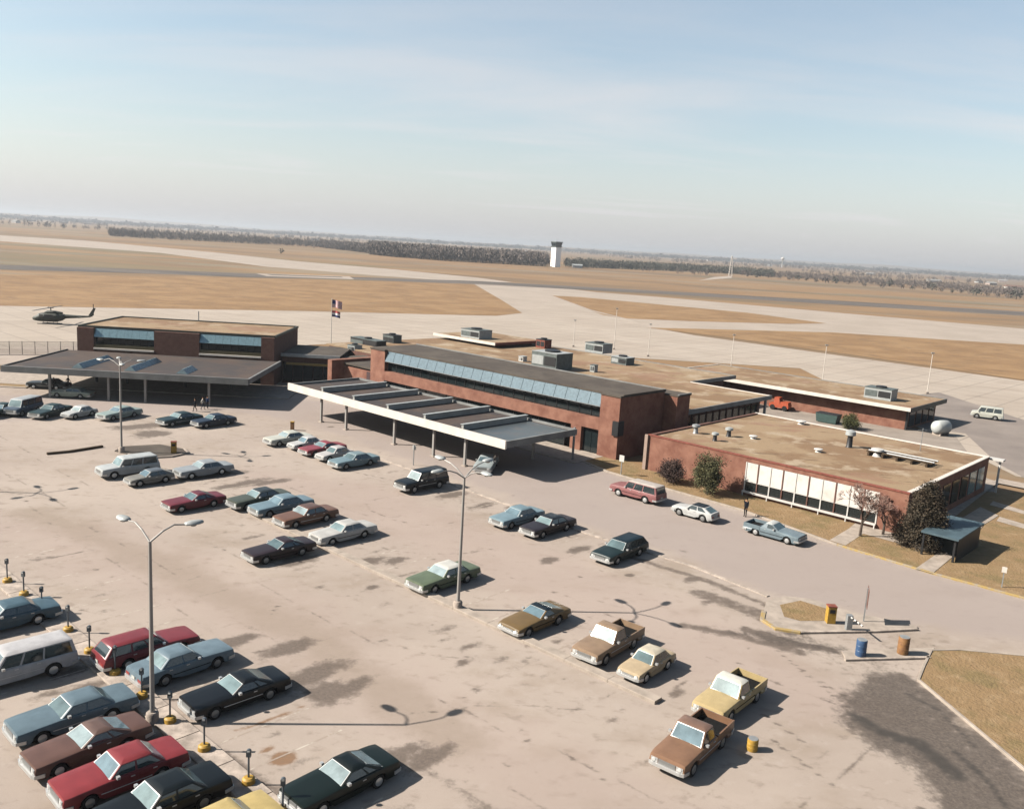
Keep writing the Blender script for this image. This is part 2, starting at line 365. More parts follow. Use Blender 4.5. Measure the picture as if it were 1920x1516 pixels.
for b in [(850, 928, 1.1, 1.9, 0), (905, 948, .9, 2.2, 0), (960, 950, .6, 1.5, 0), (390, 893, 1.2, 4.2, 0), (450, 908, 1.1, 4.6, 0), (500, 905, .9, 3.6, 0), (690, 1052, 1.0, 1.7, 0), (745, 1050, .9, 1.3, 0), (700, 1100, .5, .7, 0), (600, 1100, .3, .5, 0),
          (795, 1085, .7, 2.6, 0), (1000, 1207, .5, .8, 0), (1045, 1202, .5, .6, 0), (1268, 1298, .5, .8, 0), (540, 1215, .8, 2.2, 0), (430, 1205, .7, 2.4, 0), (590, 1262, 1.0, 2.8, .1), (620, 1300, 1.5, 1.5, 0), (650, 1290, .7, 1.9, 0), (720, 1430, .9, 2.6, 0), (800, 1420, .8, 1.9, 0),
          (1180, 1078, .4, .5, 0), (1300, 1085, .6, 1.2, 0), (1325, 1128, .6, 1.0, 0), (560, 1050, .9, 2.0, 0), (1085, 1030, .7, 1.5, 0), (260, 800, 2.0, 4.0, 0), (285, 812, 2.0, 3.0, 0), (620, 800, .5, .8, 0), (160, 1290, .6, 2.0, 0), (130, 1260, .6, 1.4, 0), (60, 1160, .5, 2, 0), (1030, 1050, .6, 1.2, 0), (870, 1240, .5, .9, 0), (330, 1460, .8, 1.6, 0), (280, 1390, .8, 1.6, 0)]:
    oil = np.maximum(oil, blob(*b) * .75)
rs = np.random.default_rng(31)
vA = toUV(P(940, 1180))[1]; vB = toUV(P(240, 1275))[1]; vC = toUV(P(720, 862))[1]
def spot(u0, v0, ru, rv):
    d = np.sqrt(((uu - u0) / ru) ** 2 + ((vv - v0) / rv) ** 2) + jit * .6; return np.clip(1.2 - d, 0, 1)
for vrow, ua, ub in ((vA + 2.6, -76, -24), (vA - 3.0, -76, -20), (vB + 3.2, -75, -12), (vB - 3.4, -75, -12), (vC - 3.2, -88, -34)):
    for k in range(int((ub - ua) / 2.75)):
        u_ = ua + k * 2.75 + rs.uniform(-.4, .4); v_ = vrow + rs.uniform(-.6, .8)
        oil = np.maximum(oil, rs.uniform(.05, .6) * spot(u_, v_, rs.uniform(.25, .6), rs.uniform(.5, 1.7)))
        if rs.random() < .35: oil = np.maximum(oil, rs.uniform(.2, .6) * spot(u_ + rs.uniform(-1, 1), v_ + rs.uniform(-2, 2), .2, rs.uniform(.2, .5)))
for k in range(260):      # drips and tar spots about the lanes
    oil = np.maximum(oil, rs.uniform(.25, .7) * spot(rs.uniform(-95, -8), rs.uniform(12, 62), rs.uniform(.14, .35), rs.uniform(.14, .35)))
for k in range(70):       # thin streaks dragged along the bays by wheels
    oil = np.maximum(oil, rs.uniform(.25, .5) * spot(rs.uniform(-90, -12), rs.choice([vA + 3.5, vA - 4, vB + 4.5, vB - 5, vC - 4.5]) + rs.uniform(-2, 2), rs.uniform(.12, .3), rs.uniform(1.2, 3.2)))
for k in range(20):       # wandering cracks sealed with tar
    cu_, cv_ = rs.uniform(-92, -8), rs.uniform(8, 62); an_ = rs.choice([0, 1.57]) + rs.normal(0, .35); dmin = np.full(wx.shape, 1e9)
    for q_ in range(rs.integers(4, 9)):
        an_ += rs.normal(0, .3); L_ = rs.uniform(.8, 2.2); du_, dv_ = math.cos(an_) * L_, math.sin(an_) * L_
        t_ = np.clip(((uu - cu_) * du_ + (vv - cv_) * dv_) / (L_ * L_), 0, 1); dmin = np.minimum(dmin, np.hypot(uu - cu_ - t_ * du_, vv - cv_ - t_ * dv_)); cu_ += du_; cv_ += dv_
    oil = np.maximum(oil, .46 * np.clip(1.2 - dmin / .13 + jit * .3, 0, 1))
for v_ in (vA - 7.5, vA + 7.2, vB + 6.3, vA - 11.5):      # old longitudinal joints and seams
    oil = np.maximum(oil, .38 * np.clip(1.2 - np.abs(vv - v_ - .25 * np.sin(uu * .3)) / .16 + jit * .9, 0, 1) * (vnoise(wx, wy, 5., 9) > .42))
for k in range(16):
    u_ = -88 + k * 5.2; oil = np.maximum(oil, .30 * np.clip(1.1 - np.abs(uu - u_ - .2 * np.sin(vv * .5)) / .15 + jit * .9, 0, 1) * (vnoise(wx, wy, 6., 12) > .50) * (vv < vC - 1))
oil = np.maximum(oil, .55 * line([(1170, 1040), (1330, 1090), (1440, 1135)], .5))
oil = np.maximum(oil, .6 * line([(1285, 1172), (1380, 1190), (1500, 1222)], .7))
oil = np.maximum(oil, .55 * line([(1310, 1110), (1420, 1150), (1500, 1185)], .9))
oil = np.maximum(oil, .8 * line([(1400, 1180), (1480, 1205), (1560, 1218)], .6))
oil = np.maximum(oil, .45 * line([(700, 1400), (830, 1460), (940, 1530)], .35))
oil = np.maximum(oil, .5 * line([(0, 1070), (130, 1180), (300, 1330), (560, 1516)], .45))
for c in ([(1490, 1245), (1560, 1290), (1650, 1345)], [(1440, 1380), (1560, 1470)], [(1640, 1390), (1580, 1450), (1500, 1516)], [(1420, 1330), (1520, 1400)], [(640, 880), (760, 905), (850, 935)]):
    oil = np.maximum(oil, .5 * line(c, .12))
pat = poly([(1575, 1330), (1590, 1295), (1625, 1262), (1700, 1262), (1722, 1278), (1925, 1447), (2000, 1560), (1800, 1560), (1742, 1490), (1700, 1440), (1640, 1400), (1590, 1360)], .8)
pat = np.maximum(pat, .75 * poly([(1330, 1180), (1430, 1182), (1580, 1205), (1640, 1240), (1560, 1232), (1450, 1205)], .9))
pat = np.maximum(pat, .9 * blob(1640, 1370, 1.3, 1.6)); pat = np.maximum(pat, .35 * poly([(1450, 1190), (1740, 1195), (1760, 1260), (1600, 1270)], 1.5))
wet = np.maximum(.55 * line([(1610, 1345), (1655, 1372), (1720, 1392), (1790, 1450)], .7), np.maximum(.5 * line([(1780, 1400), (1850, 1460), (1900, 1530)], .3), .45 * line([(1700, 1300), (1760, 1330), (1830, 1400)], .25)))
rust = np.maximum(blob(530, 1420, .7, .9), np.maximum(.7 * blob(500, 1405, .3, .6), .6 * line([(440, 1370), (560, 1330), (570, 1322)], .2)))
road = poly([(-200, 800), (430, 770), (560, 790), (760, 860), (960, 935), (1120, 990), (1440, 1105), (1500, 1130), (1760, 1180), (1960, 1205), (2200, 1260), (2200, 1215), (1920, 1128), (1570, 1022), (1250, 925), (1060, 860), (800, 790), (560, 745), (0, 740), (-200, 760)], 1.0)
lane = np.maximum(poly([(300, 860), (700, 905), (1130, 1060), (1480, 1210), (1660, 1350), (1400, 1330), (1100, 1190), (760, 1030), (560, 930)], 1.6), .9 * poly([(-100, 960), (240, 985), (560, 1120), (900, 1300), (1300, 1516), (1020, 1560), (720, 1400), (400, 1180), (60, 1060)], 2.0))
tyre = .8 * line([(60, 960), (260, 1040), (560, 1180), (860, 1390)], 2.3)
for nm, arr in (('oil', oil), ('patch', pat), ('rust', rust), ('road', road), ('lane', lane), ('wet', wet), ('tyre', tyre)):
    at = me.attributes.new(nm, 'FLOAT', 'POINT'); at.data.foreach_set('value', arr.ravel().astype(np.float32))
mp_, cur, bs = layered('lot_paving', [(.50, .412, .348), ((.59, .495, .42), .05, .4, .62, .8, (1, 1.6, .74)), ((.40, .315, .245), .14, .5, .68, .6, (1, 1.5, -.7)), ((.28, .215, .17), .8, .54, .70, .5, (1, 1.7, .74)), ((.58, .49, .425), 1.3, .55, .70, .5, I1), ((.33, .27, .22), 14., .5, .75, .35, I1)], .9, .25, 30.)
n = mp_.node_tree.nodes; l = mp_.node_tree.links
g_ = n.new('ShaderNodeNewGeometry'); tn = n.new('ShaderNodeTexNoise'); tn.inputs['Scale'].default_value = 1.7; tn.inputs['Detail'].default_value = 8; l.new(g_.outputs['Position'], tn.inputs['Vector'])
tn2 = n.new('ShaderNodeTexNoise'); tn2.inputs['Scale'].default_value = 5.5; tn2.inputs['Detail'].default_value = 9; tn2.inputs['Roughness'].default_value = .7; l.new(g_.outputs['Position'], tn2.inputs['Vector'])
def over(cur, name, colr, amt, ragged=0., lo=.2, hi=.7, col2=None):
    a = n.new('ShaderNodeAttribute'); a.attribute_name = name
    f = a.outputs['Fac']
    if ragged:       # break the edge up with fine noise
        ad = n.new('ShaderNodeMath'); ad.operation = 'ADD'; l.new(tn.outputs[0], ad.inputs[0]); l.new(tn2.outputs[0], ad.inputs[1])
        mu = n.new('ShaderNodeMath'); mu.operation = 'MULTIPLY_ADD'; l.new(ad.outputs[0], mu.inputs[0]); mu.inputs[1].default_value = ragged; mu.inputs[2].default_value = -ragged
        m2 = n.new('ShaderNodeMath'); m2.operation = 'ADD'; l.new(f, m2.inputs[0]); l.new(mu.outputs[0], m2.inputs[1])
        r = n.new('ShaderNodeMapRange'); r.interpolation_type = 'SMOOTHSTEP'; r.inputs[1].default_value = lo; r.inputs[2].default_value = hi; l.new(m2.outputs[0], r.inputs[0]); f = r.outputs[0]
    m3 = n.new('ShaderNodeMath'); m3.operation = 'MULTIPLY'; l.new(f, m3.inputs[0]); m3.inputs[1].default_value = amt
    x = n.new('ShaderNodeMix'); x.data_type = 'RGBA'; l.new(m3.outputs[0], x.inputs[0]); l.new(cur, x.inputs[6])
    if col2:
        y = n.new('ShaderNodeMix'); y.data_type = 'RGBA'; r2 = n.new('ShaderNodeMapRange'); r2.inputs[1].default_value = .38; r2.inputs[2].default_value = .62; l.new(tn2.outputs[0], r2.inputs[0]); l.new(r2.outputs[0], y.inputs[0])
        y.inputs[6].default_value = (*alb(colr), 1); y.inputs[7].default_value = (*alb(col2), 1); l.new(y.outputs[2], x.inputs[7])
    else: x.inputs[7].default_value = (*alb(colr), 1)
    return x.outputs[2], m3.outputs[0]
cur, _ = over(cur, 'lane', (.51, .40, .345), .55)
cur, _ = over(cur, 'road', (.45, .375, .34), .75)
cur, _ = over(cur, 'tyre', (.37, .29, .225), .55, .5, .15, .9)
cur, _ = over(cur, 'oil', (.115, .09, .075), .85, .75, .16, .62, (.20, .155, .125))
cur, _ = over(cur, 'patch', (.075, .062, .055), .9, 1.3, .18, .95, (.18, .145, .12))
cur, _ = over(cur, 'rust', (.30, .14, .05), .8, .6, .2, .6, (.22, .12, .06))
cur, wf = over(cur, 'wet', (.06, .055, .05), .8, .5, .2, .6)
l.new(cur, bs.inputs['Base Color'])
me.materials.append(mp_)
link('car_park', me, kind='structure')

# ------------------------------------------------------------------ kerbs, islands, lawns, walks
def kerb(pts, wd, h, m, name='kerb', z0=-.03, closed=False):
    q = [np.array(p[:2]) for p in pts]; n_ = len(q); L_ = []; R_ = []
    for i in range(n_):
        a = q[i - 1] if (i > 0 or closed) else q[i]; b = q[(i + 1) % n_] if (i < n_ - 1 or closed) else q[i]
        d = (b - a) / np.linalg.norm(b - a); nn = np.array([-d[1], d[0]]); L_.append(q[i] + nn * wd / 2); R_.append(q[i] - nn * wd / 2)
    mb = MB(); vs = []; fs = []; c = .02
    for i in range(n_):
        ii = (R_[i] - L_[i]) / wd * c
        vs += [(*L_[i], z0), (*L_[i], h - c), (*(L_[i] + ii), h), (*(R_[i] - ii), h), (*R_[i], h - c), (*R_[i], z0)]
    rng = n_ if closed else n_ - 1
    for i in range(rng):
        j = (i + 1) % n_
        for k in range(5): fs.append((i * 6 + k, j * 6 + k, j * 6 + k + 1, i * 6 + k + 1))
    if not closed: fs += [tuple(range(6)), tuple((n_ - 1) * 6 + k for k in range(6))]
    mb.add(vs, fs); return mb.build(name, m, kind='structure')
def lineUV(a, b, v=None, step=None):
    ua, va = toUV(P(*a)); ub, vb = toUV(P(*b))
    if v is not None: va = vb = v
    return UV(ua, va), UV(ub, vb)
vk = (toUV(P(700, 1072))[1] + toUV(P(1180, 1286))[1]) / 2
a, b = lineUV((470, 962), (1300, 1345), vk)
M_BAY = mat('worn_bay_paint', (.46, .375, .31), .9, .15, col2=(.72, .64, .54), scale=1.4, fac=(.50, .62))
def bay_row(vc, va, vb_, ua, ub):
    k = 0; u_ = ua
    while u_ < ub:
        MB().add([(*UV(u_ - .05, vc + va), .004), (*UV(u_ + .05, vc + va), .004), (*UV(u_ + .05, vc + vb_), .004), (*UV(u_ - .05, vc + vb_), .004)], [(0, 1, 2, 3)]).build('bay_line', M_BAY, kind='structure'); u_ += 2.78
bay_row(vk, .5, 5.2, -75.5, -25); bay_row(toUV(P(240, 1275))[1], .6, 5.6, -74, -14); bay_row(toUV(P(240, 1275))[1], -1.2, -6.2, -74, -14)
bay_row(toUV(P(720, 862))[1], -.4, -5.2, -88, -36)
# the long double kerb between the bays, laid in separate lengths
kd = b - a; kl = np.linalg.norm(kd); kd = kd / kl; nseg = int(kl / 3.2)
for i in range(nseg):
    p0 = a + kd * (i * 3.2 + .012); p1 = a + kd * ((i + 1) * 3.2 - .012)
    kerb([p0, p1], .70, .20, M_WALK)
vm = toUV(P(240, 1275))[1]
a, b = lineUV((-120, 970), (640, 1600), vm)
kd = b - a; kl = np.linalg.norm(kd); kd = kd / kl
for i in range(int(kl / 3.2)):
    kerb([a + kd * (i * 3.2 + .03) - N1 * .3, a + kd * (i * 3.2 + 3.17) - N1 * .3], 1.35, .12, M_KERB)
# kerb between the front bays and the drive
kerb([P(*p) for p in ((560, 812), (720, 862), (930, 938), (1100, 1000), (1300, 1062), (1440, 1118))], .35, .07, M_KERB)
# pointed island with the ticket machine
isl = px((1437, 1128), (1470, 1119), (1520, 1124), (1600, 1150), (1690, 1168), (1720, 1176), (1718, 1180), (1640, 1183), (1500, 1185), (1455, 1178), (1428, 1160))
sheet('traffic_island', isl, .10, M_WALK, thick=.13)
sheet('island_soil', px((1462, 1136), (1500, 1128), (1560, 1146), (1550, 1166), (1500, 1166), (1470, 1158)), .115, M_LAWN)
kerb([P(*p) for p in ((1432, 1148), (1429, 1163), (1455, 1180), (1500, 1187))], .32, .15, M_YKERB)
kerb([P(*p) for p in ((1501, 1187), (1640, 1185), (1720, 1181))], .22, .15, M_KERB)
sheet('traffic_island', px((1578, 1222), (1660, 1218), (1752, 1216), (1742, 1233), (1586, 1237)), .10, M_WALK, thick=.13)
kerb([P(*p) for p in ((1584, 1238), (1744, 1234))], .22, .14, M_KERB)
# far island round the light pole near the left terminal
sheet('traffic_island', px((230, 838), (300, 834), (345, 843), (352, 850), (320, 856), (285, 858), (240, 852), (215, 846)), .10, M_BITUM, thick=.13)
kerb([P(*p) for p in ((88, 852), (130, 848), (192, 838))], .35, .22, M_WOOD, name='timber_kerb')
kerb([P(*p) for p in ((240, 853), (288, 859), (322, 857), (353, 850), (345, 842))], .25, .16, M_KERB)
# grass at the lower right
gl = px((1747, 1222), (1800, 1221), (1920, 1232), (2300, 1290), (2300, 1800), (2120, 1600), (1922, 1444), (1724, 1276), (1733, 1250))
sheet('lawn', gl, .09, M_LAWN, thick=.13)
kerb([P(*p) for p in ((2100, 1590), (1920, 1443), (1722, 1276), (1732, 1250), (1746, 1221), (1800, 1220), (1920, 1231), (2200, 1275))], .18, .14, M_WALK)
# front lawn beside the drive
lf = [(1085, 862), (1140, 885), (1250, 917), (1392, 957), (1570, 1022), (1735, 1072), (1920, 1122), (2200, 1205)]
lawn = px(*lf) + [UV(30, 81), UV(30, 112), UV(-20, 112), UV(-25, 106.5), UV(-25, 82), UV(-62, 82.5)]
sheet('lawn', lawn, .09, M_LAWN, thick=.13)
kerb([P(*p) for p in lf[:5]], .25, .14, M_WALK)
kerb([P(*p) for p in lf[4:]], .25, .145, M_YKERB)
def walk(pts, z=.105): sheet('walk', px(*pts), z, M_WALK)
walk(((1555, 1014), (1585, 1024), (1618, 1002), (1592, 992)))
walk(((1592, 992), (1618, 1002), (1720, 1030), (1790, 1046), (1798, 1036), (1720, 1018), (1640, 985), (1608, 978)), .112)
walk(((1716, 1068), (1748, 1077), (1800, 1034), (1776, 1026)), .12)
walk(((1745, 1028), (1800, 1040), (1845, 985), (1800, 970)), .128)
walk(((1800, 975), (1845, 985), (1872, 968), (1838, 952)), .12)
walk(((1752, 975), (1775, 982), (1872, 905), (1850, 898)), .12)
walk(((1855, 948), (1930, 968), (1930, 962), (1862, 941)), .12)
walk(((1860, 905), (1872, 898), (1960, 915), (1960, 925)), .125)
walk(((1868, 978), (1960, 1004), (1960, 996), (1874, 970)), .115)
# service yard east of the buildings
sheet('service_road', px((1810, 812), (1500, 770), (1700, 742), (1760, 735), (1930, 790), (2200, 850), (2200, 980), (1930, 900), (1870, 868)), -.012, M_RUNWAY if False else mat('old_asphalt', (.27, .225, .20), .9, .2, col2=(.37, .31, .27), scale=.12))
sheet('service_yard', [UV(-64, 107), UV(-24, 107), UV(-38, 139), UV(-84, 139), UV(-84, 107)], -.004, mat('yard_concrete', (.40, .335, .28), .9, .2, var=.15, scale=.3))
# pavement along the terminals
sheet('pavement', [UV(-104, 76.5), UV(-60, 76.5), UV(-60, 82.2), UV(-104, 82.2)], .12, M_WALK, thick=.15)
sheet('pavement', [ST(-75, 126), ST(-28, 126), ST(-28, 137), ST(-75, 137)], .12, M_WALK, thick=.15)
sheet('lawn', [ST(-140, 124), ST(-64, 124), ST(-64, 142), ST(-140, 142)], .08, M_LAWN, thick=.1)
kerb([ST(-140, 123.8), ST(-64, 123.8)], .5, .13, M_WALK)

# ================================================================== BUILDINGS
class Bld:
    """a building on the terminal axes; parts are given in absolute u, v, z"""
    def __init__(s, name, label, cat, u0, v0, frame=1, z0=0., group=None):
        fn, ang = (UV, A1) if frame == 1 else (ST, A2)
        p = fn(u0, v0); s.o = (u0, v0, z0); s.e = thing(name, label, cat, (p[0], p[1], z0), ang, group)
    def mb(s): return MB(s.o)
    def box(s, name, m, *d, parent=None, **k):
        return s.mb().box(*d).build(name, m, parent or s.e, **k)

# --- main hall with its clerestory
H = Bld('terminal_hall', 'long red brick terminal hall with a band of clerestory windows above the striped canopy', 'terminal building', -104.3, 81.9)
u0, u1, v0, v1, zt = -104.3, -58.2, 81.9, 91.0, 7.4
H.box('wall', M_BRICK, u0, -101.0, v0, v1, 0, zt)                      # left pier and end
H.box('wall', M_BRICK, -61.0, u1, v0, v1, 0, zt)                       # right pier and end
H.box('wall', M_BRICK, -100.99, -61.01, v0, v0 + .4, 3.1, 4.45)         # band under the windows
H.box('wall', M_DARK, -100.99, -61.01, v0 + 1.0, v1 - .02, 0, 7.0)     # inner core
for k in range(9):
    uu_ = -100.9 + k * 4.3
    if k < 8: H.box('shopfront_pane', M_DGLASS, uu_ + .12, uu_ + 4.2, v0 + .55, v0 + .62, .1, 3.0)
    H.box('mullion', M_BLACK, uu_ - .08, uu_ + .08, v0 + .45, v0 + .75, 0, 3.1)
H.box('wall', M_BRICK, -65.2, -63.6, v0 + .01, v0 + .9, 0, 3.09)
H.box('window_sill', M_BRICK, -100.98, -61.02, v0 + .4, v0 + 1.0, 4.35, 4.44)
rf = H.box('roof', M_BITUM, u0 - .15, u1 + .1, v0 + .45, v1 + .1, zt, zt + .22)
for d in ((u0 - .12, -100.98), (-61.02, u1 + .1)): H.box('pier_cap', M_BITUM, *d, v0 - .1, v0 + .449, zt, zt + .2, parent=rf)
H.box('parapet', M_GREYF, u0 - .16, u1 + .11, v1 - .1, v1 + .11, zt + .22, zt + .34, parent=rf)
H.box('parapet', M_BITUM, u1 - .1, u1 + .11, v0 + .46, v1 - .11, zt + .22, zt + .32, parent=rf)
nb = 22; bw = 39.9 / nb
for k in range(nb):
    a = -100.95 + k * bw
    # pale sloped upper pane, dark lower pane
    H.mb().hexa([(a + .03, v0 + .02, 5.95), (a + bw - .03, v0 + .02, 5.95), (a + bw - .03, v0 + .12, 5.95), (a + .03, v0 + .12, 5.95)],
                [(a + .03, v0 + .52, 7.39), (a + bw - .03, v0 + .52, 7.39), (a + bw - .03, v0 + .62, 7.39), (a + .03, v0 + .62, 7.39)]).build('upper_pane', M_PANEL, H.e)
    H.box('lower_pane', M_DGLASS, a + .05, a + bw - .05, v0 + .78, v0 + .85, 4.5, 5.9)
    H.box('mullion', M_BLACK, a - .04, a + .04, v0 + .72, v0 + .92, 4.46, 5.94)
H.box('transom', M_METAL, -100.98, -61.02, v0 + .01, v0 + .95, 5.88, 5.945)
H.box('wall_box', M_BLACK, -58.9, -58.05, v0 - .25, v0 + .9, 2.9, 4.6)
H.box('entrance_recess', M_DARK, -63.55, -61.02, v0 + .5, v0 + .9, 0, 3.0)
H.box('door', M_DGLASS, -63.4, -62.3, v0 + .42, v0 + .48, .15, 2.6)
H.box('door', M_DGLASS, -62.25, -61.15, v0 + .42, v0 + .48, .15, 2.6)

# --- brick stair block and low wing behind the hall
T = Bld('stair_block', 'square brick block rising behind the right end of the terminal hall', 'building', -59.0, 91.15)
T.box('wall', M_BRICK, -62.0, -56.4, 91.15, 94.0, 0, 7.0); T.box('roof', M_BITUM, -62.1, -56.3, 91.1, 94.1, 7.0, 7.16)
T.box('parapet', M_GREYF, -56.5, -56.28, 91.3, 94.12, 7.16, 7.3)
Wg = Bld('low_wing', 'low flat gravel roofed wing spreading out behind the terminal hall', 'building', -57.0, 94.2)
zl = 4.7
Wg.box('wall', M_BRICKD, -100, -58.2, 94.2, 116.2, 0, zl - .1); Wg.box('wall', M_BRICKD, -128, -72, 91.2, 130, 0, zl - .12)
rf = Wg.mb().prism([(-129, 91.3), (-104.5, 91.3), (-104.5, 91.25), (-62.2, 91.25), (-62.2, 94.15), (-57, 94.15), (-57, 117), (-70.5, 117), (-70.5, 131), (-129, 131)], zl - .1, zl + .12).build('roof', M_GRAVEL, Wg.e)
for d in ((-57.12, -56.9, 94.6, 117.1), (-70.6, -70.4, 117.2, 131.1), (-129.1, -70.7, 130.9, 131.1)):
    Wg.box('roof_edging', M_GREYF, *d, zl - .35, zl + .24, parent=rf)
Wg.box('roof_edging', M_WHITE, -59.0, -56.88, 94.25, 94.55, zl - .3, zl + .3, parent=rf)
Wg.box('roof_edging', M_FASCIA, -70.35, -57.2, 116.9, 117.1, zl - .35, zl + .22, parent=rf)
for k in range(11):
    y = 96.2 + k * 1.75
    Wg.box('window_pane', M_DGLASS, -58.19, -58.12, y, y + 1.45, 1.2, 3.6); Wg.box('mullion', M_BRICKD, -58.19, -58.02, y + 1.5, y + 1.7, .4, 4.2)
Wg.box('entry_post', M_UNITL, -57.6, -57.3, 116.2, 116.5, 0, zl - .1)
# raised roof at the back left
Rr = Bld('raised_roof_block', 'raised square roof with pale edge and big air unit behind the hall', 'building', -128, 118, z0=zl + .12)
Rr.box('wall', M_BRICKD, -127, -114, 119, 129, zl + .12, 5.6); Rr.box('roof', M_GRAVEL, -129.4, -112.5, 117.2, 130.6, 5.6, 5.75); Rr.box('roof_edging', M_FASCIA, -129.5, -112.4, 117.0, 117.19, 5.35, 5.85)
Rr.box('roof_edging', M_RUST, -112.49, -112.3, 117.2, 130.6, 5.35, 5.85)

# --- long rear building
Bk = Bld('rear_building', 'long low brick building with a white roof edge behind the office annexe', 'building', -44.6, 136.6)
Bk.box('wall', M_BRICK, -84, -44.6, 136.6, 150, 0, 3.2)
rf = Bk.box('roof', M_GRAVEL, -85.0, -43.6, 135.0, 151.3, 3.2, 3.55)
Bk.box('roof_edging', M_FASCIA, -85.1, -43.5, 134.8, 134.99, 3.12, 3.66, parent=rf); Bk.box('roof_edging', M_BLACK, -43.59, -43.4, 135.0, 151.2, 3.0, 3.64, parent=rf); Bk.box('roof_edging', M_GREYF, -85.1, -43.5, 151.31, 151.5, 3.2, 3.66, parent=rf)
Bk.box('roof_edging', M_FASCIA, -85.3, -85.01, 135.0, 151.2, 3.12, 3.66, parent=rf)
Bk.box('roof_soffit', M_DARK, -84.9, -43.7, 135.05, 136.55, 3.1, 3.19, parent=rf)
for k in range(4): Bk.box('window_pane', M_DGLASS, -44.59, -44.5, 138 + k * 2.9, 140.3 + k * 2.9, .3, 2.7)
Bk.box('corner_post', M_BLACK, -44.58, -44.3, 136.5, 136.8, 0, 3.1)

# --- office annexe with the white window wall
An = Bld('office_annexe', 'flat gravel roofed brick office annexe with a row of white window panels', 'building', -53.6, 81.3)
za = 4.0; au0, au1, av0, av1 = -53.6, -25.3, 81.3, 106.3
wl, wr = -41.4, -27.9
An.box('wall', M_BRICK, au0, wl - .05, av0, av0 + .35, 0, za); An.box('wall', M_BRICK, wr + .05, au1, av0, av0 + .35, 0, za)
An.box('wall', M_BRICK, wl - .04, wr + .04, av0 + .01, av0 + .34, 3.55, za - .01)
An.box('wall', M_BRICK, wl - .04, wr + .04, av0 + .01, av0 + .34, 0, .55)
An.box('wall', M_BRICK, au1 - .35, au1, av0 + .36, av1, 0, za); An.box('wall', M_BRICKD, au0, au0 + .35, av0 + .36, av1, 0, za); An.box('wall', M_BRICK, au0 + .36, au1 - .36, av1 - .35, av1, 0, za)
An.box('floor', M_DARK, wl, wr, av0 + .6, av0 + 1.2, .1, 3.5)
rf = An.box('roof', M_GRAVEL, au0 + .36, au1 - .36, av0 + .36, av1 - .36, za - .4, za - .06)
for d in ((au0 - .06, au1 + .06, av0 - .06, av0 + .40), (au0 - .06, au1 + .06, av1 - .40, av1 + .06)):
    An.box('roof_edging', M_RUST if d[2] < 90 else M_FASCIA, *d, za, za + .1, parent=rf)
for d in ((au0 - .05, au0 + .40, av0 + .41, av1 - .41), (au1 - .40, au1 + .05, av0 + .41, av1 - .41)):
    An.box('roof_edging', M_FASCIA if d[0] > -40 else M_BRICKD, *d, za, za + .09, parent=rf)
nw = 10; ww = (wr - wl) / nw
for k in range(nw):
    a = wl + k * ww
    An.box('white_panel', M_BLIND, a + .07, a + ww - .07, av0 - .01, av0 + .06, 1.62, 3.52)
    An.box('window_pane', M_DGLASS, a + .07, a + ww - .07, av0 + .05, av0 + .10, .62, 1.52)
    An.box('mullion', M_BRICKD if k % 2 else M_WHITE, a - .06, a + .06, av0 - .06, av0 + .2, .56, 3.54)
An.box('mullion', M_WHITE, wr - .06, wr + .06, av0 - .06, av0 + .2, .56, 3.54)
An.box('window_rail', M_WHITE, wl + .07, wr - .07, av0 - .05, av0 + .15, 1.53, 1.61)
sl = An.box('window_sill', M_WHITE, wl - .1, wr + .1, av0 - .35, av0 - .07, .42, .58)
for k in range(0, nw + 1, 2): An.box('sill_post', M_WHITE, wl + k * ww - .05, wl + k * ww + .05, av0 - .34, av0 - .24, .09, .42)
An.box('corner_wall', mat('pale_plaster', (.45, .33, .27), .9, .2, var=.1), au0 - .3, au0 + .1, av0 - .25, av0 - .005, 0, za + .06)
for k in range(5): An.box('side_window', M_TEAL if k > 2 else M_DGLASS, au1 + .01, au1 + .08, 91 + k * 2.9, 93.2 + k * 2.9, .8, 3.2)
An.box('corner_post', M_WHITE, au1 + .9, au1 + 1.1, av1 + .5, av1 + .7, 0, za - .3); An.box('porch_roof', M_WHITE, au1 - .3, au1 + 1.4, av1 + .07, av1 + 1.0, za - .3, za - .1)
# side door canopy and low blue-grey ramp by the conifer
Rp = Bld('entry_porch', 'low flat teal grey porch roof beside the dark conifer at the annexe corner', 'porch', -21, 80)
Rp.box('roof', mat('slate_roof', (.085, .135, .16), .6, .3, var=.25, scale=.8), -22.6, -19.6, 77.0, 84.3, 2.05, 2.2)
for x in (-22.4, -19.9):
    for y in (77.3, 84.0): Rp.box('post', M_BLACK, x - .08, x + .08, y - .08, y + .08, .06, 2.05)
Rp.box('side_panel', M_BLACK, -19.78, -19.72, 77.5, 83.8, .1, 1.9); Rp.box('end_panel', mat('dark_teal_board', (.025, .035, .04), .7, .2), -22.2, -20.1, 79.3, 79.36, .1, 1.9)

# --- striped canopy over the drive
C1 = Bld('drive_canopy', 'long flat canopy with a wide cream front edge and raised cross beams', 'canopy', -99.5, 64.5)
cu0, cu1, cv0, cv1 = -99.5, -59.7, 64.5, 76.2
ck = C1.box('roof', M_CANROOF, cu0 + .25, cu1 - .25, cv0 + .25, cv1 - .25, 3.55, 3.85)
C1.box('fascia', M_FASCIA, cu0, cu1, cv0, cv0 + .24, 3.30, 4.2, parent=ck)
C1.box('fascia', M_GREYF, cu0, cu1, cv1 - .24, cv1, 3.45, 4.1, parent=ck)
C1.box('fascia', M_GREYF, cu1 - .24, cu1, cv0 + .25, cv1 - .25, 3.40, 4.12, parent=ck); C1.box('fascia', M_GREYF, cu0, cu0 + .24, cv0 + .25, cv1 - .25, 3.40, 4.12, parent=ck)
bays = [-93.0, -86.4, -79.8, -73.2, -67.0]
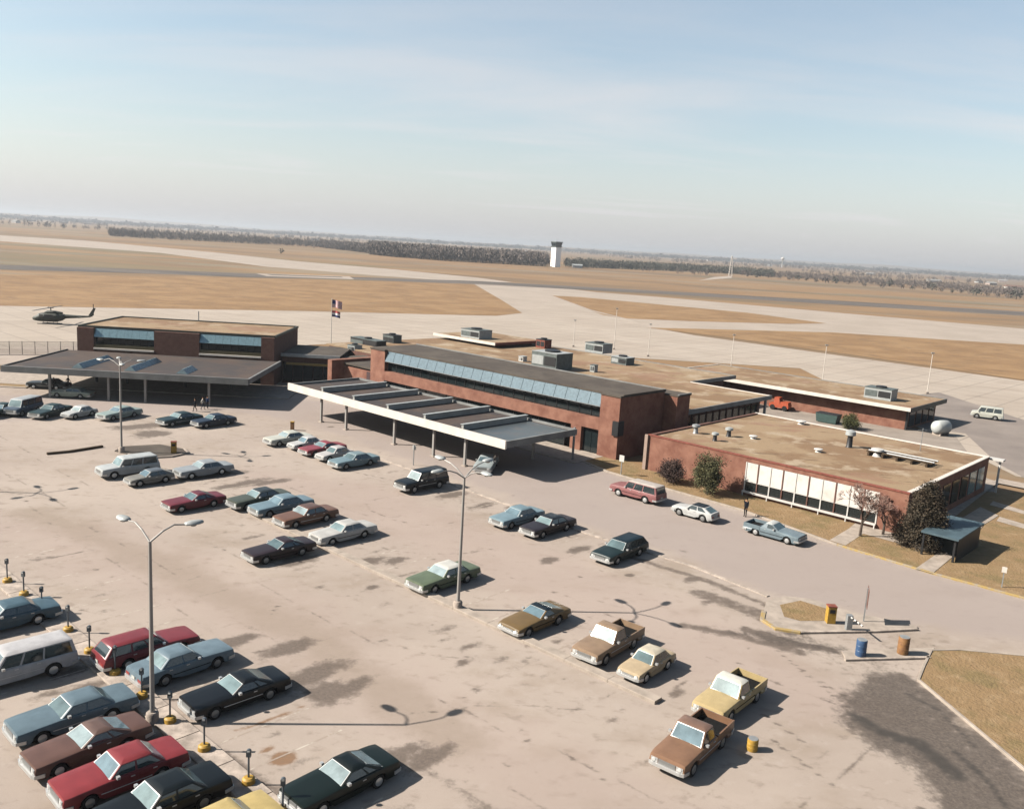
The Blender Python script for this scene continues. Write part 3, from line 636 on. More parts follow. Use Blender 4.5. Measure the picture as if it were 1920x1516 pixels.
M_BEAM = mat('beam_metal', (.50, .50, .47), .5, .4, var=.12, scale=1)
for k, x in enumerate(bays):
    bm_ = C1.box('cross_beam', M_BEAM, x - .16, x + .16, cv0 + .9, cv1 - .5, 3.86, 4.45); C1.box('beam_cap', M_UNITL, x - .24, x + .24, cv0 + .8, cv1 - .4, 4.45, 4.52, parent=bm_)
C1.box('roof_pond', M_POND, -66.5, -60.2, cv0 + .5, cv1 - .6, 3.86, 3.872)
for x in (-93.0, -87.7, -78.3, -71.4, -66.3): 
    c_ = C1.box('column', M_POLE, x - .13, x + .13, 65.2, 65.46, 0, 3.55); C1.box('base_plate', M_KERB, x - .3, x + .3, 65.05, 65.6, 0, .12, parent=c_)
for x in (-93.0, -86.0, -79.0, -71.5, -64.2): C1.box('column', M_POLE, x - .13, x + .13, 74.0, 74.26, 0, 3.55)
C1.box('column', M_METAL, -61.2, -61.0, 77.4, 77.6, .12, 3.9)

# --- link between the terminals
Ln = Bld('link_building', 'low brick link with dark glass front between the two terminals', 'building', -106, 84)
Ln.box('wall', M_BRICK, -112.5, -104.6, 83.2, 83.6, 0, 3.6); Ln.box('wall', M_BRICKD, -118, -104.6, 86, 92, 0, 3.9); Ln.box('roof', M_BITUM, -118.2, -104.5, 83.1, 96, 3.9, 4.15)
Ln.box('garage_door', mat('dark_maroon', (.07, .03, .03), .7, .3), -106.6, -104.62, 83.0, 83.15, 1.4, 3.5)
Ln.box('wall', M_BRICK, -113.6, -112.51, 80.8, 90, 0, 4.6)
for k in range(4): Ln.box('window_pane', M_DGLASS, -118 + k * 1.3, -116.85 + k * 1.3, 85.85, 85.95, .4, 3.4)
Ln.box('gold_sign_band', mat('ochre_band', (.45, .30, .08), .6, .3), -117.6, -113.7, 85.6, 85.8, 3.42, 3.75)
p_ = ST(-30.2, 141)
Lk2 = Bld('passage', 'dark glazed passage joining the left terminal to the brick link', 'building', -32.2, 139.5, frame=2)
Lk2.box('wall', M_BRICKD, -32.2, -24.0, 140.5, 152, 0, 4.4); Lk2.box('roof', M_BITUM, -32.3, -23.0, 140.0, 152.5, 4.4, 4.7); Lk2.box('fascia', M_UNITL, -32.3, -23.0, 139.8, 139.99, 4.3, 4.8)
for k in range(5): Lk2.box('glass_pane', M_DGLASS, -32.0 + k * 1.6, -30.55 + k * 1.6, 140.35, 140.45, .3, 3.4)
Lk2.box('gold_sign_band', MATS['ochre_band'], -31.5, -24.5, 140.1, 140.3, 3.0, 3.35)

# --- left terminal
Lt = Bld('left_terminal', 'brown brick terminal with flat tan roof and two teal window bands', 'terminal building', -62.7, 136.6, frame=2)
s0, s1, t0, t1, zt = -62.7, -32.6, 136.6, 153.6, 7.5
Lt.box('wall', M_DARK, s0 + .5, s1 - .5, t0 + 1.2, t1 - .3, 0, 7.3)
Lt.box('wall', M_BRICKD, s1 - .49, s1, t0 + .9, t1, 0, zt); Lt.box('wall', M_BRICKD, s0, s0 + .49, t0 + .9, t1, 0, zt)
for d in ((s0, -60.2), (-51.0, -44.1), (-34.6, s1)): Lt.box('pier', M_BRICKD, *d, t0, t0 + .89, 0, zt)
for a, b in ((-60.19, -51.01), (-44.09, -34.61)):
    Lt.box('wall', M_BRICKD, a, b, t0 + .3, t0 + .7, 0, 4.9); Lt.box('window_sill', M_FASCIA, a, b, t0 - .2, t0 + .29, 4.25, 4.5)
    Lt.box('wall', mat('olive_board', (.12, .10, .05), .8, .2), a + .01, b - .01, t0 + .1, t0 + .28, 4.52, 5.05)
    nb = 8; bw = (b - a) / nb
    for k in range(nb):
        x = a + k * bw
        Lt.mb().hexa([(x + .012, t0 + .05, 6.15), (x + bw - .012, t0 + .05, 6.15), (x + bw - .012, t0 + .13, 6.15), (x + .012, t0 + .13, 6.15)],
                     [(x + .012, t0 + .62, 7.49), (x + bw - .012, t0 + .62, 7.49), (x + bw - .012, t0 + .72, 7.49), (x + .012, t0 + .72, 7.49)]).build('upper_pane', M_TEAL, Lt.e)
        Lt.box('lower_pane', M_DGLASS, x + .04, x + bw - .04, t0 + .75, t0 + .82, 5.0, 6.1)
    for k in range(4): Lt.box('shopfront_pane', M_DGLASS, a + .1 + k * (b - a) / 4, a - .1 + (k + 1) * (b - a) / 4, t0 + .2, t0 + .28, .2, 2.8)
rf = Lt.box('roof', M_GRAVEL, s0 + .2, s1 - .2, t0 + .75, t1 - .2, zt, zt + .12)
for d in ((s0 - .1, s1 + .1, t0 + .56, t0 + .74), (s0 - .1, s1 + .1, t1 - .19, t1 + .1), (s0 - .1, s0 + .19, t0 + .75, t1 - .2), (s1 - .19, s1 + .1, t0 + .75, t1 - .2)): Lt.box('roof_edging', M_OLIVE, *d, zt - .05, zt + .3, parent=rf)
Lt.mb().tube((-49.5, t1 - .5, zt + .3), (-49.5, t1 - .5, zt + 1.9), .09).build('vent_pipe', M_METAL, rf)
C2 = Bld('terminal_canopy', 'broad flat canopy with grey front edge on columns before the left terminal', 'canopy', -62.7, 117.4, frame=2)
ck = C2.box('roof', M_CANROOF, s0 - 1.2, -31.6, 117.6, 136.2, 3.7, 3.95)
C2.box('fascia', M_GREYF, s0 - 1.3, -31.4, 117.3, 117.59, 3.3, 4.15, parent=ck); C2.box('fascia', M_GREYF, -31.59, -31.3, 117.6, 135.9, 3.4, 4.12, parent=ck); C2.box('fascia', M_BLACK, s0 - 1.4, s0 - 1.21, 117.6, 136.2, 3.3, 4.1, parent=ck)
M_SKYL = mat('skylight_glazing', (.16, .22, .235), .25, .5, var=.2, scale=1.5)
for x in (-55.0, -48.0, -41.0):
    sk = C2.mb().hexa([(x - .8, 119.6, 3.96), (x + .8, 119.6, 3.96), (x + .8, 129.5 if x < -42 else 124, 3.96), (x - .8, 129.5 if x < -42 else 124, 3.96)],
                      [(x - .1, 119.9, 4.55), (x + .1, 119.9, 4.55), (x + .1, 129.2 if x < -42 else 123.7, 4.55), (x - .1, 129.2 if x < -42 else 123.7, 4.55)]).build('skylight', M_SKYL, C2.e)
for x in (-58.1, -50.3, -45.4, -36.9):
    C2.box('column', M_POLE, x - .15, x + .15, 118.2, 118.5, 0, 3.7)
for x in (-57.5, -53.0, -44.4, -37.6): C2.box('column', M_BLACK, x - .16, x + .16, 131.0, 131.3, .12, 3.7)

# ------------------------------------------------------------------ rooftop equipment
def unit(name, label, pxl, z, d, ang=A1, m=M_UNIT, m2=M_UNITL, cat='air unit', group='rooftop units', fan=True, frame=None):
    p = P(*pxl, z); e = thing(name, label, cat, (p[0], p[1], z), ang, group); a, b, h = d
    MB().box(-a / 2, a / 2, -b / 2, b / 2, .0, h).build('casing', m, e)
    MB().box(-a / 2 - .06, a / 2 + .06, -b / 2 - .06, b / 2 + .06, h, h + .08).build('lid', m2, e)
    MB().box(-a / 2 + .15, -.1, -b / 2 - .05, -b / 2 - .005, .25 * h, .8 * h).build('louvre', m2, e); MB().box(.1, a / 2 - .15, -b / 2 - .05, -b / 2 - .005, .25 * h, .8 * h).build('louvre', M_BLACK, e)
    if fan: MB().lathe([(.45 * min(a, b) * .7, 0), (.45 * min(a, b) * .7, .25), (.45 * min(a, b) * .6, .26)], 12, (0, 0, h + .08)).build('fan', M_BLACK, e)
    return e
zg = zl + .125
unit('air_handler', 'tall grey green air handler with pale louvres on the low wing roof', (1034, 690), zg, (5.2, 4.0, 2.6))
unit('air_handler', 'small red vent housing behind the tall grey green air handler', (1019, 652), zg, (2.2, 2.0, 1.6), m=M_RUST, m2=M_BLACK)
unit('air_handler', 'large pale air unit on the raised square roof', (893, 633), 5.76, (5.0, 3.5, 1.6), m=M_UNITL, m2=M_UNIT)
unit('air_handler', 'white and grey air unit on the low wing roof by the apron', (1122, 660), zg, (4.2, 3.0, 1.7), m=M_UNITL, m2=M_UNIT)
unit('air_handler', 'dark low air unit near the rear edge of the low wing roof', (1167, 682), zg, (3.2, 2.4, 1.2))
unit('air_handler', 'light grey air unit on the roof of the long rear building', (1650, 747), 3.56, (4.2, 2.6, 1.7), m=M_UNITL, m2=M_UNIT)
unit('air_handler', 'row of dark condensers behind the left end of the hall roof', (690, 652), 4.16, (7.5, 2.2, 1.6), m=M_BLACK, m2=M_UNIT)
unit('air_handler', 'dark condenser standing right against the hall end pier', (735, 648), 4.16, (3.0, 2.0, 2.0), m=M_UNIT, m2=M_BLACK)
unit('air_handler', 'pale condenser box at the dark end of the link roof', (665, 660), 4.16, (2.0, 1.6, 1.2), m=M_UNITL, m2=M_UNIT)
unit('exhaust_housing', 'slim vent box beside the tall air handler on the low wing roof', (1113, 697), zg, (.9, .9, 1.1), fan=False, m=M_UNITL, m2=M_UNIT)
unit('exhaust_housing', 'white vent box left of the tall air handler', (980, 677), zg, (1.0, 1.0, .8), fan=False, m=M_WHITE, m2=M_UNITL)
def vent(label, pxl, z, r=.28, h=1.0, m=M_METAL):
    p = P(*pxl, z); e = thing('roof_vent', label, 'roof vent', (p[0], p[1], z), 0, 'roof vents')
    MB().lathe([(r, 0), (r * .8, .1), (r * .7, h * .6)], 10).build('stack', m, e, smooth=40); MB().lathe([(r * .5, h * .6), (r * 1.4, h * .7), (r * 1.3, h * .9), (r * .3, h)], 10).build('cowl', M_UNITL if m is M_BLACK else m, e, smooth=40)
zr = za - .055
vent('round metal roof vent nearest the shaded low wing on the annexe roof', (1304, 812), zr, .35, 1.1); vent('dark roof vent between two pale vents on the annexe roof', (1340, 826), zr, .3, 1.0, M_BLACK); vent('squat roof vent right of the dark vent on the annexe roof', (1366, 818), zr, .34, 1.1, M_BLACK)
vent('tall black flue with white base in the middle of the annexe roof', (1592, 838), zr, .42, 2.0, M_BLACK); vent('short white vent cap at the back of the annexe roof', (1502, 795), zr, .45, .5, M_WHITE); vent('short white vent cap near the middle of the annexe roof', (1412, 822), zr, .35, .4, M_WHITE)
vent('small white vent cap before the pipe rack on the annexe roof', (1534, 847), zr, .35, .4, M_WHITE); vent('white vent cap beside the annexe pipe rack', (1644, 855), zr, .5, .9, M_WHITE)
p = P(1690, 862, zr); e = thing('pipe_rack', 'weathered timber pipe rack lying on the annexe roof', 'pipe rack', (p[0], p[1], zr), A1)
for k in range(5): MB().box(-3.2 + k * 1.5, -3.0 + k * 1.5, -1.2, 1.2, 0, .35).build('sleeper', M_WOOD, e)
for k in range(4): MB().tube((-3.4, -.9 + k * .6, .45), (3.4, -.9 + k * .6, .45), .1).build('pipe', M_METAL if k % 2 else M_WOOD, e)
p = P(1725, 845, zr); e = thing('roof_mast', 'thin antenna mast standing by the pipe rack on the annexe roof', 'mast', (p[0], p[1], zr))
MB().tube((0, 0, 0), (0, 0, 2.6), .04).build('pole', M_METAL, e); MB().tube((-.5, 0, 2.4), (.5, 0, 2.4), .025).build('crossbar', M_METAL, e)

# ================================================================== CARS
M_TYRE = mat('tyre_rubber', (.022, .021, .02), .85, .2)
M_CHROME = mat('chrome', (.95, .95, .93), .3, .5, .55)
M_TRIM = mat('window_trim', (.85, .85, .83), .4, .4, .3)
M_SCR = [mat('windscreen_glass_%d' % i, c, .10, .5, var=.3, scale=.9) for i, c in enumerate([(.24, .33, .34), (.13, .19, .20), (.34, .42, .43), (.17, .25, .29)])]  # reflected sky and lit interior are painted in as pale teal base colours
M_HUB = mat('hubcap', (.55, .55, .54), .3, .5, .6)
M_LAMP = mat('headlamp_glass', (.75, .75, .72), .15, .5)
M_TAIL = mat('tail_lamp', (.35, .02, .015), .3, .5)
M_GRILLE = mat('grille', (.36, .36, .35), .4, .5, .4)
M_SCREEN = mat('windscreen_glass', (.24, .33, .34), .10, .5, var=.25, scale=1.1)  # pale base colour carries the same painted sky reflection
M_SGLASS = mat('side_glass', (.035, .05, .055), .06, .6, coat=.4)
M_INNER = mat('under_body', (.012, .012, .012), .9, .1)
M_PLATE = mat('number_plate', (.75, .74, .68), .6, .3)
SPEC = {
    'sedan': dict(L=5.45, W=1.96, fa=1.66, ra=-1.42, top=[(2.72, .70), (2.67, .86), (2.2, .90), (.86, .96), (-1.70, .96), (-2.3, .94), (-2.66, .90), (-2.72, .72)], cowl=.84, wt=.30, rr=-1.10, rb=-1.66, roof=1.42, win=[(.03, .44), (.49, .93)], doors=[(.80, -.32), (-.36, -1.30)]),
    'coupe': dict(L=5.25, W=1.96, fa=1.62, ra=-1.38, top=[(2.62, .68), (2.57, .83), (2.1, .87), (.66, .93), (-1.80, .94), (-2.3, .90), (-2.57, .86), (-2.62, .70)], cowl=.66, wt=.00, rr=-.86, rb=-1.72, roof=1.34, win=[(.03, .60), (.66, .84)], doors=[(.62, -.72)]),
    'fastback': dict(L=4.95, W=1.86, fa=1.55, ra=-1.25, top=[(2.47, .58), (2.40, .70), (2.0, .78), (.45, .88), (-1.80, .90), (-2.2, .87), (-2.42, .80), (-2.47, .66)], cowl=.45, wt=-.20, rr=-.78, rb=-1.95, roof=1.26, win=[(.04, .56)], doors=[(.42, -.80)]),
    'wagon': dict(L=5.5, W=1.98, fa=1.66, ra=-1.42, top=[(2.75, .68), (2.67, .82), (2.2, .88), (.90, .96), (-2.2, .97), (-2.66, .95), (-2.75, .72)], cowl=.88, wt=.26, rr=-2.22, rb=-2.66, roof=1.50, win=[(.03, .28), (.31, .56), (.60, .95)], doors=[(.84, -.26), (-.30, -1.25)]),
    'suburban': dict(L=5.5, W=2.0, fa=1.66, ra=-1.5, top=[(2.75, .80), (2.68, 1.02), (2.2, 1.08), (1.22, 1.13), (-2.3, 1.13), (-2.70, 1.12), (-2.75, .80)], cowl=1.18, wt=.72, rr=-2.52, rb=-2.72, roof=1.86, win=[(.03, .27), (.30, .56), (.59, .96)], doors=[(1.12, .05), (.01, -1.0)]),
    'van': dict(L=4.9, W=1.98, fa=1.5, ra=-1.3, top=[(2.45, .80), (2.38, 1.02), (1.9, 1.10), (1.6, 1.14), (-2.1, 1.14), (-2.40, 1.13), (-2.45, .80)], cowl=1.62, wt=1.16, rr=-2.28, rb=-2.40, roof=2.0, win=[(.03, .28), (.32, .60), (.64, .95)], doors=[(1.5, .40)]),
    'utility': dict(L=5.35, W=1.96, fa=1.62, ra=-1.42, top=[(2.67, .68), (2.62, .83), (2.1, .87), (.66, .94), (-.92, .95), (-1.0, .94), (-1.02, .62), (-2.58, .62), (-2.67, .60)], cowl=.66, wt=.05, rr=-.62, rb=-.95, roof=1.38, win=[(.04, .66)], doors=[(.62, -.70)], bed=(-1.04, -2.64, .96)),
    'pickup': dict(L=5.4, W=1.98, fa=1.7, ra=-1.45, top=[(2.70, .74), (2.63, .96), (2.2, 1.01), (.92, 1.06), (-.62, 1.06), (-.70, 1.04), (-.72, .64), (-2.62, .64), (-2.70, .62)], cowl=.90, wt=.42, rr=-.42, rb=-.60, roof=1.74, win=[(.05, .92)], doors=[(.86, -.48)], bed=(-.74, -2.68, 1.06)),
    'compact': dict(L=4.15, W=1.62, fa=1.25, ra=-1.15, top=[(2.07, .58), (2.0, .74), (1.7, .80), (.72, .88), (-1.5, .90), (-1.85, .87), (-2.02, .80), (-2.07, .62)], cowl=.70, wt=.22, rr=-.98, rb=-1.46, roof=1.38, win=[(.04, .46), (.52, .90)], doors=[(.66, -.45)]),
    'hatch': dict(L=4.2, W=1.66, fa=1.25, ra=-1.2, top=[(2.1, .58), (2.03, .74), (1.7, .80), (.72, .88), (-1.7, .92), (-2.03, .90), (-2.1, .62)], cowl=.70, wt=.15, rr=-1.15, rb=-1.98, roof=1.34, win=[(.04, .45), (.50, .84)], doors=[(.66, -.50)]),
}
def interp(keys, x):
    for (xa, za_), (xb, zb_) in zip(keys, keys[1:]):
        if xa >= x >= xb: return za_ + (zb_ - za_) * (xa - x) / max(1e-6, xa - xb)
    return keys[0][1] if x > keys[0][0] else keys[-1][1]
CARMESH = {}
def car_parts(kind):
    """list of (name, mesh, colour key, sub-parts)"""
    if kind in CARMESH: return CARMESH[kind]
    S = SPEC[kind]; L, W = S['L'], S['W']; hw = W / 2; tall = kind in ('suburban', 'van', 'pickup'); low_bed = 'bed' in S; AX, RW, RA = (.37, .37, .45) if tall else (.33, .33, .40)
    sill = .34 if tall else .24
    def zb(x):
        for a in (S['fa'], S['ra']):
            if abs(x - a) < RA:
                z = AX + math.sqrt(RA * RA - (x - a) ** 2)
                return max(z, sill)
        if abs(x) > L / 2 - .25: return sill + .10
        return sill
    def half(x):
        k = max(0, (abs(x) - (L / 2 - .55)) / .55); return hw * (1 - .05 * k * k)
    xs = {k[0] for k in S['top']}
    for a in (S['fa'], S['ra']):
        t0_ = math.asin((sill - AX) / RA)
        for i in range(11):
            t = t0_ + (math.pi - 2 * t0_) * i / 10; xs.add(round(a + RA * math.cos(t), 4))
    xs |= {L / 2 - .25, -L / 2 + .25, 0.3, -.35, 1.0, L / 2 - .55, -L / 2 + .55}
    xs = sorted((x for x in xs if abs(x) <= L / 2 + 1e-6), reverse=True)
    def ring(x):
        zt_, b_, w_ = interp(S['top'], x), zb(x), half(x); zt_ = max(zt_, b_ + .06) if not (low_bed and zt_ < .7) else max(zt_, .60)
        b_ = min(b_, zt_ - .02)
        zm = max(b_ + .01, min(.60 if not tall else .74, zt_ - .12)); zs = max(zm + .005, zt_ - .10)
        return [(.72 * w_, b_), (.965 * w_, b_), (w_, zm), (.985 * w_, zs), (.955 * w_, max(zs, zt_ - .03)), (.87 * w_, zt_), (.5 * w_, zt_ + .015)]
    mb = MB(); vs = []; fs = []
    for x in xs:
        r = ring(x); full = [(y, z) for y, z in r] + [(0, r[-1][1] + .008)] + [(-y, z) for y, z in reversed(r)]
        vs += [(x, y, z) for y, z in full]
    n_ = 15
    for i in range(len(xs) - 1):
        for k in range(n_): fs.append((i * n_ + k, (i + 1) * n_ + k, (i + 1) * n_ + (k + 1) % n_, i * n_ + (k + 1) % n_))
    fs += [tuple(range(n_)), tuple((len(xs) - 1) * n_ + k for k in range(n_))]
    mb.add(vs, fs); parts = [('body', mb.mesh(kind + '_body', None, 32), 'paint', [])]
    # dark inner wheel housings
    mb = MB(); mb.box(-L / 2 + .3, L / 2 - .3, -hw * .80, hw * .80, sill - .05, .60); parts.append(('underbody', mb.mesh(kind + '_under'), M_INNER, []))
    # cabin
    c, wt_, rr, rb, zr_ = S['cowl'], S['wt'], S['rr'], S['rb'], S['roof']
    wb, wtp = hw * .90, hw * (.74 if not tall else .80)
    zc_, zr0 = interp(S['top'], c) - .02, interp(S['top'], rb) - .02
    zside = min(zc_, zr0)
    def ring8(xf, xr, w_, zf, zr__, ch):
        return [(xf, w_ - ch, zf), (xf - ch, w_, zf), (xr + ch, w_, zr__), (xr, w_ - ch, zr__), (xr, -w_ + ch, zr__), (xr + ch, -w_, zr__), (xf - ch, -w_, zf), (xf, -w_ + ch, zf)]
    r0 = ring8(c, rb, wb, zc_, zr0, .05); r1 = ring8(wt_, rr, wtp, zr_ - .07, zr_ - .07, .05); r2 = ring8(wt_ - .10, rr + .08, wtp - .08, zr_ - .012, zr_ - .012, .05); r3 = ring8(wt_ - .32, rr + .25, wtp - .35, zr_ + .012, zr_ + .012, .03)
    q8 = [(i, (i + 1) % 8, 8 + (i + 1) % 8, 8 + i) for i in range(8)]
    parts.append(('cabin', MB().add(r0 + r1, q8).mesh(kind + '_cabin', None, 35), 'paint', []))
    parts.append(('roof', MB().add(r1 + r2 + r3, q8 + [tuple(8 + i for i in f) for f in q8] + [tuple(range(16, 24))]).mesh(kind + '_roof', None, 40), 'roof', []))
    def pane(q, a0, a1, b0, b1, off):      # q: bottom-a, bottom-b, top-b, top-a
        q = [Vector(p) for p in q]; nrm = (q[1] - q[0]).cross(q[3] - q[0]).normalized()
        cen = sum(q, Vector()) / 4
        if nrm.dot(cen - Vector(((c + rb) / 2, 0, zside))) < 0: nrm = -nrm
        f = lambda a, b: q[0] * (1 - a) * (1 - b) + q[1] * a * (1 - b) + q[2] * a * b + q[3] * (1 - a) * b + nrm * off
        o_ = [f(a0, b0), f(a1, b0), f(a1, b1), f(a0, b1)]; i_ = [p - nrm * (off * .9) for p in o_]
        m_ = MB(); m_.hexa([tuple(p) for p in i_], [tuple(p) for p in o_]); return m_
    fr = [r0[0], r0[7], r1[7], r1[0]]; re = [r0[3], r0[4], r1[4], r1[3]]; sl_ = [r0[1], r0[2], r1[2], r1[1]]; sr_ = [r0[6], r0[5], r1[5], r1[6]]
    parts.append(('windscreen', pane(fr, .03, .97, .06, .95, .012).mesh(kind + '_ws'), 'screen', [('windscreen_trim', pane(fr, .008, .992, .03, .985, .006).mesh(kind + '_wt'), M_TRIM)]))
    parts.append(('rear_window', pane(re, .06, .94, .12 if 'bed' not in S else .3, .90, .012).mesh(kind + '_rw'), M_SGLASS if kind in ('pickup', 'suburban', 'van', 'wagon', 'utility') else 'rscreen', []))
    for a0, a1 in S['win']:
        for q in (sl_, sr_): parts.append(('side_window', pane(q, a0, a1, .10, .92, .010).mesh(kind + '_sw'), M_SGLASS, []))
    # doors and handles: panels a few millimetres proud of the flank
    for xa, xb in S['doors']:
        for sgn in (1, -1):
            m_ = MB(); vs = []; nn = 5
            for i in range(nn + 1):
                x = xa + (xb - xa) * i / nn; r = ring(x); r = [(r[1][0] * .99, max(r[1][1] + .06, .36))] + r[2:5]
                r[0] = (r[0][0], min(r[0][1], r[1][1] - .02))
                for y, z in r: vs.append((x, sgn * (y + .006), z))
                for y, z in r: vs.append((x, sgn * (y - .02), z))
            fs = []
            for i in range(nn):
                for k in range(3): fs.append((i * 8 + k, i * 8 + 8 + k, i * 8 + 9 + k, i * 8 + 1 + k))
                fs.append((i * 8, i * 8 + 8, i * 8 + 12, i * 8 + 4)); fs.append((i * 8 + 3, i * 8 + 11, i * 8 + 15, i * 8 + 7))
            fs += [(0, 1, 2, 3, 7, 6, 5, 4), tuple(nn * 8 + k for k in (0, 1, 2, 3, 7, 6, 5, 4))]
            m_.add(vs, fs); zh = interp(S['top'], xb) - .14; yy = half(xb) * .985
            hd = MB().box(xb + .10, xb + .28, *sorted((sgn * (yy + .0), sgn * (yy + .035))), zh, zh + .035)
            parts.append(('door', m_.mesh(kind + '_door', None, 40), 'paint', [('door_handle', hd.mesh(kind + '_hd'), M_CHROME)]))
    # bumpers, grille, lamps
    zbm = .50 if tall else .42
    for sgn in (1, -1):
        x0 = sgn * L / 2; a = half(L / 2) + .02
        pts = [(x0 - sgn * .40, a + .03), (x0 - sgn * .36, a + .07), (x0 + sgn * .04, a - .02), (x0 + sgn * .11, a - .25), (x0 + sgn * .11, -a + .25), (x0 + sgn * .04, -a + .02), (x0 - sgn * .36, -a - .07), (x0 - sgn * .40, -a - .03), (x0 - sgn * .02, -a + .08), (x0 - sgn * .02, a - .08)]
        parts.append(('bumper', MB().prism(pts, zbm - .07, zbm + .09).mesh(kind + '_bump'), 'bumper', []))
    zf = interp(S['top'], L / 2 - .04); g0, g1 = zbm + .11, zf - .05; xg = L / 2
    parts.append(('grille', MB().box(xg - .03, xg + .022, -hw * .46, hw * .46, g0, g1).mesh(kind + '_gr'), 'grille', []))
    for sgn in (1, -1):
        parts.append(('headlight', MB().lathe([(.105, -.02), (.105, .028), (.07, .04)], 12, (xg, sgn * hw * .70, (g0 + g1) / 2), 'x').mesh(kind + '_hl'), M_LAMP, [('lamp_bezel', MB().box(xg - .02, xg + .012, *sorted((sgn * hw * .50, sgn * hw * .86)), g0, g1).mesh(kind + '_hb'), M_CHROME)]))
        parts.append(('tail_light', MB().box(-xg - .02, -xg + .03, *sorted((sgn * hw * .48, sgn * hw * .84)), zbm + .12, zbm + .27).mesh(kind + '_tl'), M_TAIL, []))
        parts.append(('mirror', MB().box(c - .40, c - .26, *sorted((sgn * (hw * .95), sgn * (hw * .95 + .16))), zc_ + .02, zc_ + .13).mesh(kind + '_mi'), M_CHROME, []))
    for sgn in (1, -1):
        zm_ = .52 if not tall else .66; parts.append(('side_moulding', MB().box(S['ra'] + .45, S['fa'] - .45, *sorted((sgn * (hw - .01), sgn * (hw + .014))), zm_, zm_ + .035).mesh(kind + '_mo'), 'moulding', []))
    parts.append(('number_plate', MB().box(-xg - .035, -xg - .02, -.16, .16, zbm + .13, zbm + .28).mesh(kind + '_np'), M_PLATE, []))
    for a in (S['fa'], S['ra']):
        for sgn in (1, -1):
            y0 = sgn * (hw - .04); wdt = .21
            ty = MB().lathe([(RW * .60, 0), (RW * .93, 0), (RW, -.03 * sgn), (RW, -(wdt - .03) * sgn), (RW * .93, -wdt * sgn)], 20, (a, y0, RW), 'y')
            hb = MB().lathe([(RW * .62, -.02 * sgn), (RW * .60, .012 * sgn), (RW * .40, .03 * sgn), (RW * .12, .045 * sgn)], 16, (a, y0, RW), 'y')
            parts.append(('wheel', ty.mesh(kind + '_ty', None, 40), M_TYRE, [('hubcap', hb.mesh(kind + '_hc', None, 30), 'hub')]))
    if 'bed' in S:
        xa, xb, zt_ = S['bed']; t = .07
        for sgn in (1, -1):
            m_ = MB(); m_.hexa([(xa, sgn * hw * .985, .60), (xb, sgn * hw * .955, .60), (xb, sgn * (hw * .955 - t), .60), (xa, sgn * (hw * .985 - t), .60)], [(xa, sgn * hw * .975, zt_), (xb, sgn * hw * .95, zt_), (xb, sgn * (hw * .95 - t), zt_), (xa, sgn * (hw * .975 - t), zt_)])
            parts.append(('bed_side', m_.mesh(kind + '_bs'), 'paint', []))
        parts.append(('tailgate', MB().box(xb + .01, xb + .07, -hw * .88, hw * .88, .66, zt_ - .01).mesh(kind + '_tg'), 'paint', []))
        parts.append(('bed_front', MB().box(xa - .06, xa - .005, -hw * .90, hw * .90, .65, zt_).mesh(kind + '_bf'), 'paint', []))
        parts.append(('bed_floor', MB().box(xb + .08, xa - .07, -hw * .88, hw * .88, .665, .70).mesh(kind + '_bfl'), M_INNER, []))
    for _, m_, _, subs in parts:
        if not m_.materials: m_.materials.append(None)
        for sp in subs:
            if not sp[1].materials: sp[1].materials.append(None)
    CARMESH[kind] = parts; return parts
def paint(hexc):
    c3 = lin(hexc); g3 = .3 * c3[0] + .6 * c3[1] + .1 * c3[2]; c3 = [(c * .78 + g3 * .22) * .88 for c in c3]
    return mat('car_paint_' + hexc, tuple(c3), .40, .25, coat=.06, var=.12, scale=1.6)
CARN = [0]
def setm(o, m):
    o.material_slots[0].link = 'OBJECT'; o.material_slots[0].material = m
def car(kind, body, pxl, heading, label, roof=None, z=.7, bumper='chrome', grille=None, hub=True, group='parked cars', loc=None, cat=None, extra=None):
    p = P(*pxl, z) if loc is None else loc
    nm = {'sedan': 'sedan_car', 'coupe': 'coupe_car', 'fastback': 'coupe_car', 'wagon': 'estate_car', 'suburban': 'large_estate_car', 'van': 'van', 'pickup': 'pickup_truck', 'compact': 'compact_car', 'hatch': 'hatchback_car', 'utility': 'utility_car'}[kind]
    e = thing(nm, label, cat or {'van': 'van', 'pickup': 'pickup truck', 'suburban': 'estate car', 'wagon': 'estate car'}.get(kind, 'car'), (p[0], p[1], .003), heading, group)
    sc_ = random.uniform(.965, 1.03); e.scale = (sc_, random.uniform(.97, 1.03), random.uniform(.97, 1.03))
    pm = paint(body); rm = paint(roof) if roof else pm
    res = {'paint': pm, 'roof': rm, 'bumper': M_CHROME if bumper == 'chrome' else paint(bumper), 'grille': grille or M_GRILLE, 'hub': random.choice([M_HUB, M_HUB, M_CHROME, M_GRILLE]), 'screen': M_SCR[CARN[0] % 4], 'rscreen': M_SCR[(CARN[0] * 7 + 1) % 4], 'moulding': random.choice([M_TRIM, M_INNER, pm])}; CARN[0] += 1
    for name, m_, key, subs in car_parts(kind):
        o = link(name, m_, e); setm(o, res.get(key, key) if isinstance(key, str) else key)
        for sn, sm, sk in subs:
            q = link(sn, sm, o); setm(q, res.get(sk, sk) if isinstance(sk, str) else sk)
    return e
VM = A1 + math.radians(90) + math.pi          # nose towards the camera side
VP = A1 + math.radians(90)
UM = A1 + math.pi                             # nose towards the upper left
def R_(d): return math.radians(d)
J = lambda: R_(random.uniform(-2.0, 2.0))
